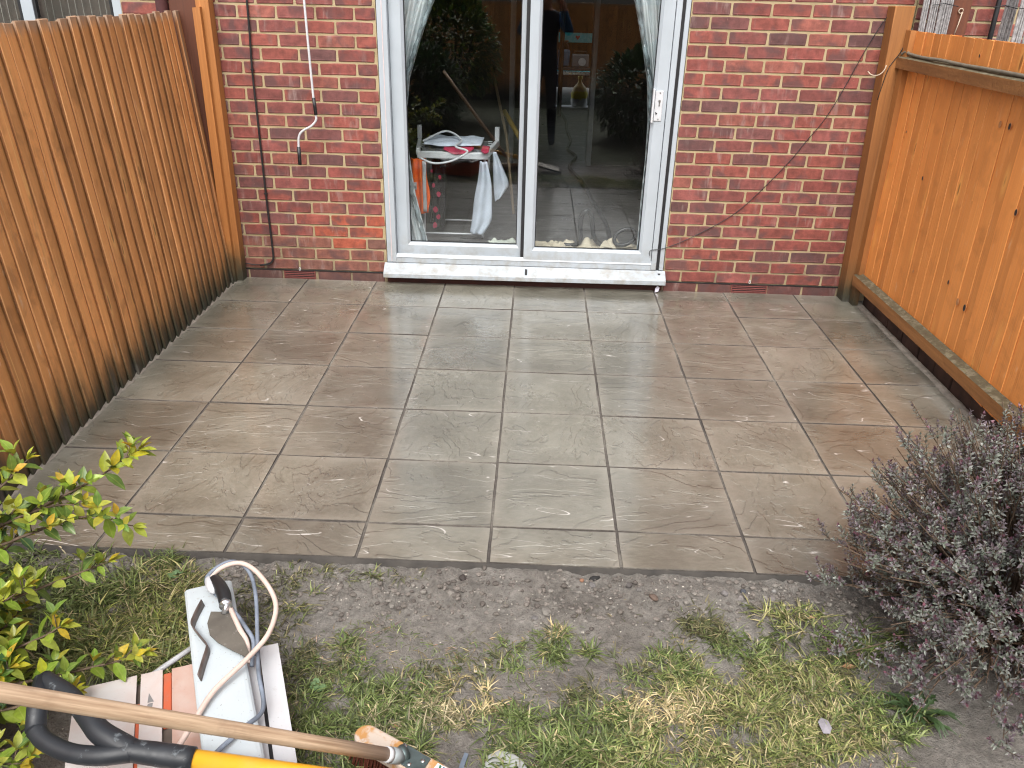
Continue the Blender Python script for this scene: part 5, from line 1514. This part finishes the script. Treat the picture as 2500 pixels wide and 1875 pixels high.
for (tip, mid, root) in BR:
    P = spline([Vector(root) + PI_, Vector(mid) + PI_, Vector(tip) + PI_], 14)
    bo = MB().tube(P, [.0052 - .0038 * i / (len(P) - 1) for i in range(len(P))], 6).build('branch', MT['bark'], pv_, True)
    L = 0; acc = 0; side = rg.uniform(0, 3.1)
    tot = sum((P[i + 1] - P[i]).length for i in range(len(P) - 1))
    run = 0; nxt = .10
    for i in range(len(P) - 1):
        seg_ = (P[i + 1] - P[i]); run += seg_.length
        if run < nxt: continue
        nxt = run + rg.uniform(.017, .024)
        t = run / tot
        d = seg_.normalized()
        side += R(90) + rg.uniform(-.3, .3)
        perp = d.orthogonal().normalized()
        perp.rotate(Matrix.Rotation(side, 3, d))
        for s in (-1, 1):
            dirn = (d * rg.uniform(.45, .9) + perp * s + UP * rg.uniform(-.1, .35)).normalized()
            age = t + rg.uniform(-.22, .18)
            c = rg.choice(CNEW if age > .98 else (CMID if age > .50 else (COLD if rg.random() < .6 else CMID)))
            f = rg.uniform(.8, 1.2)
            put_leaf(bo, P[i], dirn, (UP + d * rg.uniform(-.4, .4) + perp * rg.uniform(-.4, .4)).normalized(), rg.uniform(.75, 1.15) * (1.0 if t < .9 else .85), tuple(q * f for q in c), rg.randrange(3))
        # short side shoot of new leaves
        if t > .30 and rg.random() < .75:
            q0 = P[i]; sdirn = (perp * rg.choice((-1, 1)) * .6 + UP * .8 + d * .3).normalized()
            ln = rg.uniform(.018, .05)
            MB().tube([q0, q0 + sdirn * ln], .0013, 5).build('twig', MT['bark'], bo, True)
            for k in range(4):
                aa = k * 1.57 + rg.uniform(-.4, .4)
                pr2 = sdirn.orthogonal().normalized(); pr2.rotate(Matrix.Rotation(aa, 3, sdirn))
                put_leaf(bo, q0 + sdirn * (ln - .004 * (k // 2)), (sdirn * 1.0 + pr2 * .75).normalized(), (pr2 * -1 + UP * .4).normalized(), rg.uniform(.6, .95), tuple(q * rg.uniform(.85, 1.15) for q in rg.choice(CNEW + CMID)), rg.choice((0, 1, 3)))
    for k in range(5):
        d = (P[-1] - P[-3]).normalized(); aa = k * 1.3
        pr2 = d.orthogonal().normalized(); pr2.rotate(Matrix.Rotation(aa, 3, d))
        put_leaf(bo, P[-1], (d + pr2 * .5).normalized(), (UP - d * .2).normalized(), rg.uniform(.6, .9), rg.choice(CNEW), rg.choice((0, 3)))
# the mass of the bush, mostly out of frame
LV = [Vector(v.co) for v in lm[0].vertices]; LF = [tuple(p_.vertices) for p_ in lm[0].polygons]
for i in range(2300):
    a, b_ = rg.uniform(0, 6.283), math.acos(rg.uniform(-.6, 1))
    r_ = rg.uniform(.6, 1.0) ** .5
    p_ = Vector((-1.60 + .40 * r_ * math.sin(b_) * math.cos(a), -3.66 + .42 * r_ * math.sin(b_) * math.sin(a), .16 + .42 * r_ * math.cos(b_)))
    if p_.z < -.05: continue
    dirn = (Vector((math.sin(b_) * math.cos(a), math.sin(b_) * math.sin(a), math.cos(b_) * .7)) + Vector((rg.uniform(-.7, .7), rg.uniform(-.7, .7), rg.uniform(-.5, .5)))).normalized()
    m3 = orient(dirn, (UP + Vector((rg.uniform(-.5, .5), rg.uniform(-.5, .5), 0))).normalized()) * rg.uniform(.7, 1.15)
    c = rg.choice(CMID + COLD[:2] + CMID + CNEW)
    rest.add([m3 @ v + p_ + PI_ for v in LV], LF, tuple(q * rg.uniform(.75, 1.15) for q in c))
tag(rest.build('foliage', MT['green'], pv_, True), kind='stuff')
for k in range(7):
    a = k * .9
    MB().tube(spline([PI_ + Vector((-1.60, -3.66, -.07)), PI_ + Vector((-1.60 + .12 * math.cos(a), -3.66 + .12 * math.sin(a), .1)), PI_ + Vector((-1.60 + .28 * math.cos(a), -3.66 + .30 * math.sin(a), .36))], 5), .007, 6).build('stem', MT['bark'], pv_, True)

# ------------------------------------------------------------------ purple grey shrub
hb_ = tag(empty('hebe_shrub', (1.62, -3.05, -.06)), 'grey green shrub with purple tipped leaves overhanging the patio corner', 'shrub')
HI = Vector((-1.62, 3.05, .06))
rg = random.Random(41)
stems, fol = MB(), MB()
def hleaf(p, d, up, ln, wd, c):
    m3 = orient(d, up)
    vv = [(0, 0, 0), (-wd / 2, ln * .5, wd * .22), (0, ln * .5, 0), (wd / 2, ln * .5, wd * .22), (0, ln, -ln * .05)]
    dk = tuple(q * .85 for q in c)
    b0 = len(fol.v)
    fol.v += [tuple(m3 @ Vector(v) + p) for v in vv]
    fol.f += [(b0, b0 + 2, b0 + 1), (b0, b0 + 3, b0 + 2), (b0 + 1, b0 + 2, b0 + 4), (b0 + 2, b0 + 3, b0 + 4)]
    c = tuple(q * .98 for q in c); dk = tuple(q * .90 for q in dk)
    fol.c += [dk, c, dk, c, c]
HG = [(.20, .225, .185), (.26, .28, .245), (.15, .175, .135), (.32, .33, .30), (.21, .21, .19)]
HP = [(.165, .135, .150), (.21, .175, .19), (.14, .105, .12), (.23, .20, .215)]
HT = [(.14, .060, .085), (.18, .075, .10), (.11, .05, .07)]
def shoot(p, d, ln):
    """leafy end shoot: opposite pairs, crossed, closing to a purple bud"""
    n_ = max(4, int(ln / .0075))
    q = p.copy(); dd = d.copy()
    side = rg.uniform(0, 3.14)
    pts = [p.copy()]
    purple = rg.random()
    for k in range(n_):
        dd = (dd + Vector((rg.uniform(-.08, .08), rg.uniform(-.08, .08), .05))).normalized()
        q = q + dd * (ln / n_)
        pts.append(q.copy())
        t = k / n_
        if t < .12: continue
        side += 1.57
        pr2 = dd.orthogonal().normalized(); pr2.rotate(Matrix.Rotation(side, 3, dd))
        for s in (-1, 1):
            op = .95 - .55 * t
            ld = (dd * (.25 + .55 * t) + pr2 * s * op).normalized()
            pool = HT if t > .86 and purple > .35 else (HP if (t > .55 and purple > .25) or rg.random() < .16 else HG)
            c = rg.choice(pool); f = rg.uniform(.75, 1.25)
            hleaf(q, ld, dd, rg.uniform(.015, .023) * (1 - .35 * t), rg.uniform(.0064, .0092), tuple(v * f for v in c))
    stems.tube(pts[::3] + [pts[-1]], .0011, 4, False)
base = HI + Vector((1.64, -3.08, -.05))
C0 = HI + Vector((1.64, -3.08, .17))
RX, RY, RZ = .58, .52, .62
nb = 0
tries = 0
while nb < 820 and tries < 6000:
    tries += 1
    a, cz = rg.uniform(0, 6.283), rg.uniform(-.30, 1)
    sz = math.sqrt(1 - cz * cz)
    dirv = Vector((sz * math.cos(a), sz * math.sin(a), cz))
    lump = 1 + .26 * mnoise.noise(dirv * 2.3 + Vector((4, 1, 0))) + .14 * mnoise.noise(dirv * 5.0)
    r_ = rg.uniform(.70, 1.0) * lump
    if rg.random() < .20: r_ *= rg.uniform(.55, .9)
    e = C0 + Vector((dirv.x * RX * r_, dirv.y * RY * r_, dirv.z * RZ * r_))
    if e.z < -.01 + HI.z - .06 + .06: 
        if e.z < HI.z - .02: continue
    nb += 1
    d_out = (e - base).normalized()
    mid = base.lerp(e, .5) + Vector((rg.uniform(-.04, .04), rg.uniform(-.04, .04), .05))
    P = spline([base + Vector((rg.uniform(-.05, .05), rg.uniform(-.05, .05), 0)), mid, e], 5)
    stems.tube(P, [.0034 - .0020 * i / (len(P) - 1) for i in range(len(P))], 5, False)
    tang = (P[-1] - P[-3]).normalized()
    for k in range(rg.choice((4, 5, 5, 6, 7))):
        t0 = rg.uniform(.62, 1.0)
        i0 = min(len(P) - 1, int(t0 * (len(P) - 1)))
        sd = (tang + Vector((rg.uniform(-.9, .9), rg.uniform(-.9, .9), rg.uniform(.0, .9)))).normalized()
        shoot(P[i0], sd, rg.uniform(.040, .080))
# outlying low sprays toward the lawn and the patio
for (x, yy, z) in ((1.10, -3.18, .02), (1.06, -3.26, .03), (1.13, -3.30, .02), (1.20, -3.35, .05), (1.07, -3.02, .10), (1.02, -3.06, .13), (1.09, -2.95, .20), (1.12, -2.98, .30), (1.15, -2.96, .34), (1.22, -3.2, .12), (1.28, -3.28, .12), (1.30, -3.45, .10), (1.36, -3.50, .06), (1.42, -3.56, .07), (1.45, -3.5, .12), (1.34, -3.6, .06), (1.22, -2.90, .45), (1.27, -2.92, .52), (1.18, -3.1, .18), (1.17, -3.38, .07)):
    e = HI + Vector((x, yy, z))
    P = spline([base, base.lerp(e, .55) + Vector((0, 0, .04)), e], 6)
    stems.tube(P, [.003 - .0018 * i / (len(P) - 1) for i in range(len(P))], 5, False)
    for k in range(7):
        sd = ((e - base).normalized() + Vector((rg.uniform(-.9, .9), rg.uniform(-.9, .9), rg.uniform(.1, 1.1)))).normalized()
        shoot(P[-1 - rg.choice((0, 0, 1, 2))], sd, rg.uniform(.04, .08))
# bare dry twigs low in front
tw_ = MB()
for _ in range(90):
    a = rg.uniform(2.4, 5.2)
    s = HI + Vector((1.60 + rg.uniform(-.12, .1), -3.12 + rg.uniform(-.1, .1), rg.uniform(-.03, .08)))
    ln = rg.uniform(.12, .34)
    e = s + Vector((math.cos(a) * ln, math.sin(a) * ln, rg.uniform(-.04, .10)))
    e.z = max(e.z, HI.z - .05 - .0)
    tw_.tube(spline([s, s.lerp(e, .5) + Vector((rg.uniform(-.03, .03), rg.uniform(-.03, .03), .02)), e], 4), [.0018] * 4 + [.0015] * 3 + [.0009] * 2, 4, False)
tag(fol.build('foliage', MT['hebe'], hb_), kind='stuff')
tag(stems.build('stem', MT['bark'], hb_), kind='stuff')
tag(tw_.build('dry_twig', simple('dry_twig', (.24, .155, .105), .85, var=.35), hb_), kind='stuff')

# weed rosette under the shrub
wd_ = tag(empty('weed_plant', (1.24, -3.40, gz(1.24, -3.40))), 'green dandelion like weed growing under the purple shrub', 'weed')
MT['weed'] = simple('weed_leaf', (.036, .066, .022), .5, var=.25)
for k in range(26):
    a = k * 2.4; ln = rg.uniform(.05, .14)
    vv = []
    for i in range(9):
        t = i / 8; wv = .0065 * math.sin(t * 3.0) * (1 + .65 * (-1) ** i) + .0012
        zz = (.018 + .022 * (k % 3)) * math.sin(t * 2.4)
        vv += [(ln * t, -wv, zz + .003), (ln * t, 0, zz), (ln * t, wv, zz + .003)]
    ff = [(i * 3 + j, (i + 1) * 3 + j, (i + 1) * 3 + j + 1, i * 3 + j + 1) for i in range(8) for j in range(2)]
    lo = MB().add(vv, ff).build('leaf', MT['weed'], wd_, True)
    lo.rotation_euler = (0, 0, a)
    lo.scale = (.78, .78, .7)
# small broad weeds in the turf
for wi, (x, yy, lab) in enumerate(((-.455, -3.40, 'small pale broad leaved weed beside the white plate of the tile saw'), (-.86, -3.40, 'small light green seedling behind the tile saw'), (-1.02, -2.99, 'small broad leaved weed between the patio edge and the tall grass'))):
    e = tag(empty('weed_plant', (x, yy, gz(x, yy))), lab, 'weed')
    for k in range(7):
        a = k * 2.4 + wi; r_ = rg.uniform(.006, .022)
        s = rg.uniform(.008, .013)
        pts = [(r_ * math.cos(a) + s * math.cos(q), r_ * math.sin(a) + s * .8 * math.sin(q), .014 + rg.uniform(0, .012)) for q in [i * 1.047 for i in range(6)]]
        o = MB().add(pts, [tuple(range(6))]).build('leaf', simple('pale_weed', (.12, .20, .085), .5) if 'pale_weed' not in bpy.data.materials else bpy.data.materials['pale_weed'], e)
        o.modifiers.new('solid', 'SOLIDIFY').thickness = .0008
        MB().tube([(0, 0, 0), (r_ * math.cos(a), r_ * math.sin(a), .016)], .0009, 4).build('stalk', bpy.data.materials['pale_weed'], e)

# ------------------------------------------------------------------ the garden behind the camera (seen in the glass)
gb = tag(empty('garden_shrub', (-1.15, -7.4, -.06)), 'large green shrub reflected in the fixed glass panel', 'shrub')
gl_ = MB()
rg = random.Random(51)
for i in range(5200):
    a, b_ = rg.uniform(0, 6.283), math.acos(rg.uniform(-.7, 1))
    dirv = Vector((math.sin(b_) * math.cos(a), math.sin(b_) * math.sin(a), math.cos(b_)))
    r_ = rg.uniform(.75, 1.0) * (1 + .2 * mnoise.noise(dirv * 2.5))
    p_ = Vector((.62 * dirv.x * r_, .6 * dirv.y * r_, .95 + .85 * dirv.z * r_))
    m3 = orient((dirv + Vector((rg.uniform(-.6, .6), rg.uniform(-.6, .6), rg.uniform(-.6, .6)))).normalized(), UP) * rg.uniform(1.2, 2.2)
    gl_.add([m3 @ v + p_ for v in LV], LF, tuple(q * rg.uniform(.7, 1.3) for q in rg.choice(COLD + CMID)))
tag(gl_.build('crown', MT['green'], gb, True), kind='stuff')
for k in range(5): MB().tube([(0, 0, 0), (.12 * math.cos(k * 1.3), .12 * math.sin(k * 1.3), .5), (.3 * math.cos(k * 1.3), .3 * math.sin(k * 1.3), 1.2)], .018, 6).build('trunk', MT['bark'], gb, True)
for (hx, hy, sx_, sz_, lab) in ((-1.45, -5.9, .55, 1.1, 'dark hedge shrub mirrored low in the fixed glass panel'), (1.45, -6.1, .60, 1.15, 'dark hedge shrub mirrored low in the sliding glass panel')):
    e = tag(empty('garden_shrub', (hx, hy, -.06)), lab, 'shrub')
    m_b = MB()
    for i in range(3600):
        a, b_ = rg.uniform(0, 6.283), math.acos(rg.uniform(-.9, 1))
        dirv = Vector((math.sin(b_) * math.cos(a), math.sin(b_) * math.sin(a), math.cos(b_)))
        r_ = rg.uniform(.7, 1.0) * (1 + .2 * mnoise.noise(dirv * 2.5 + Vector((hx, 0, 0))))
        p_ = Vector((sx_ * dirv.x * r_, sx_ * dirv.y * r_, sz_ * .5 + sz_ * .5 * dirv.z * r_))
        m3 = orient((dirv + Vector((rg.uniform(-.6, .6), rg.uniform(-.6, .6), rg.uniform(-.6, .6)))).normalized(), UP) * rg.uniform(1.2, 2.2)
        m_b.add([m3 @ v + p_ for v in LV], LF, tuple(q * rg.uniform(.5, .9) for q in rg.choice(COLD)))
    tag(m_b.build('crown', MT['green'], e, True), kind='stuff')
    for k in range(4): MB().tube([(0, 0, 0), (.10 * math.cos(k * 1.6), .10 * math.sin(k * 1.6), .3), (.22 * math.cos(k * 1.6), .22 * math.sin(k * 1.6), .7)], .016, 6).build('trunk', MT['bark'], e, True)
bf = tag(empty('closeboard_fence'), 'back garden fence reflected in the patio door', 'fence')
for k in range(56): link('board', bm[k % 8], bf, (-2.1 + k * .08, -10.0, -.06), (0, 0, R(90)))

# person taking the picture, reflected in the sliding panel
per = tag(empty('person', (.16, -5.50, -.06)), 'person in a blue top and dark trousers holding up a phone, mirrored in the glass', 'person')
def skin_body(name, verts, edges, radii, mat, parent, root=0, sub=2):
    me_ = bpy.data.meshes.new(name)
    me_.from_pydata(verts, edges, [])
    me_.materials.append(mat)
    o = link(name, me_, parent)
    md = o.modifiers.new('skin', 'SKIN')
    for i, r_ in enumerate(radii):
        sv_ = me_.skin_vertices[0].data[i]
        sv_.radius = r_ if isinstance(r_, tuple) else (r_, r_)
    me_.skin_vertices[0].data[root].use_root = True
    ss = o.modifiers.new('sub', 'SUBSURF'); ss.levels = sub; ss.render_levels = sub
    return o
def m_person():
    g = G('clothed_figure')
    p_ = g.co('Object'); x, yy, z = g.sep(p_)
    n1 = g.noise(p_, 9, 3)
    top = g.scale_col((.05, .13, .26), g.mr(n1, .3, .7, .7, 1.3))
    leg = g.scale_col((.018, .022, .040), g.mr(n1, .3, .7, .7, 1.3))
    c = g.mix(g.mth('GREATER_THAN', z, .95), leg, g.mix(g.mth('GREATER_THAN', g.mth('ABSOLUTE', x), .165), (.014, .018, .032), top))
    skinc = (.45, .25, .17)
    c = g.mix(g.mth('GREATER_THAN', z, 1.575), c, skinc)
    hand = g.mth('MULTIPLY', g.mth('GREATER_THAN', yy, .285), g.mth('GREATER_THAN', z, 1.3))
    c = g.mix(hand, c, skinc)
    c = g.mix(g.mth('LESS_THAN', z, .09), c, (.03, .025, .02))
    g.p(Base_Color=c, Roughness=.8)
    return g.m
pm = m_person()
PVt = [(0, 0, .98), (0, 0, 1.12), (0, .0, 1.30), (0, -.01, 1.48), (0, 0, 1.58), (0, .02, 1.66), (0, .03, 1.76), (0, .015, 1.85),
       (-.10, 0, .92), (-.11, .01, .52), (-.12, -.01, .11), (-.13, .12, .05), (.10, 0, .92), (.11, .01, .52), (.12, -.01, .11), (.13, .12, .05),
       (-.19, -.01, 1.48), (-.30, .10, 1.30), (-.19, .24, 1.62), (-.10, .33, 1.76), (.19, -.01, 1.48), (.30, .10, 1.32), (.19, .24, 1.64), (.09, .33, 1.78)]
PEd = [(0, 1), (1, 2), (2, 3), (3, 4), (4, 5), (5, 6), (6, 7), (0, 8), (8, 9), (9, 10), (10, 11), (0, 12), (12, 13), (13, 14), (14, 15), (3, 16), (16, 17), (17, 18), (18, 19), (3, 20), (20, 21), (21, 22), (22, 23)]
PRd = [(.17, .12), (.155, .11), (.17, .12), (.16, .11), .058, .080, .092, .06, .10, .07, .048, .045, .10, .07, .048, .045, .075, .055, .045, .033, .075, .055, .045, .033]
skin_body('body', PVt, PEd, PRd, pm, per)
hm = simple('dark_hair', (.03, .02, .015), .7)
hr = MB()
hr.tube([(0, -.012, 1.79), (0, -.008, 1.84), (0, .0, 1.88), (0, .01, 1.905)], [.098, .097, .075, .03], 18)
hr.build('hair', hm, per, True)
skm = simple('skin', (.45, .25, .17), .6, var=.08)
MB().tube([(0, .118, 1.765), (0, .142, 1.735), (0, .128, 1.722)], [.008, .013, .010], 8).build('nose', skm, per, True)
for s in (-1, 1):
    MB().tube([(s * .033, .108, 1.775), (s * .033, .120, 1.775)], .011, 10).build('eye', MT['white_pl'], per, True)
    MB().tube([(s * .092, .02, 1.79), (s * .100, .01, 1.765), (s * .092, .02, 1.735)], .012, 8).build('ear', skm, per, True)
    hx = s * .095
    for k in range(4):
        z = 1.80 - k * .020
        MB().tube(spline([(hx + s * .004, .345, z), (hx - s * .008, .378, z + .003), (hx - s * .030, .386, z + .002), (hx - s * (.048 - .004 * k), .383, z)], 4), [.0095] * 5 + [.0085] * 5 + [.0075] * 2 + [.006], 8).build('finger', skm, per, True)
    MB().tube(spline([(hx, .335, 1.75), (hx - s * .018, .350, 1.728), (hx - s * .048, .360, 1.722)], 4), [.011] * 4 + [.0095] * 4 + [.007], 8).build('thumb', skm, per, True)
ph = tag(MB().box(-.075, .075, -.0045, .0045, -.036, .036).build('phone', MT['black'], None, bevel=.004, loc=(.160, -5.122, 1.735)), 'black phone held up in both hands, mirrored in the glass', 'phone')
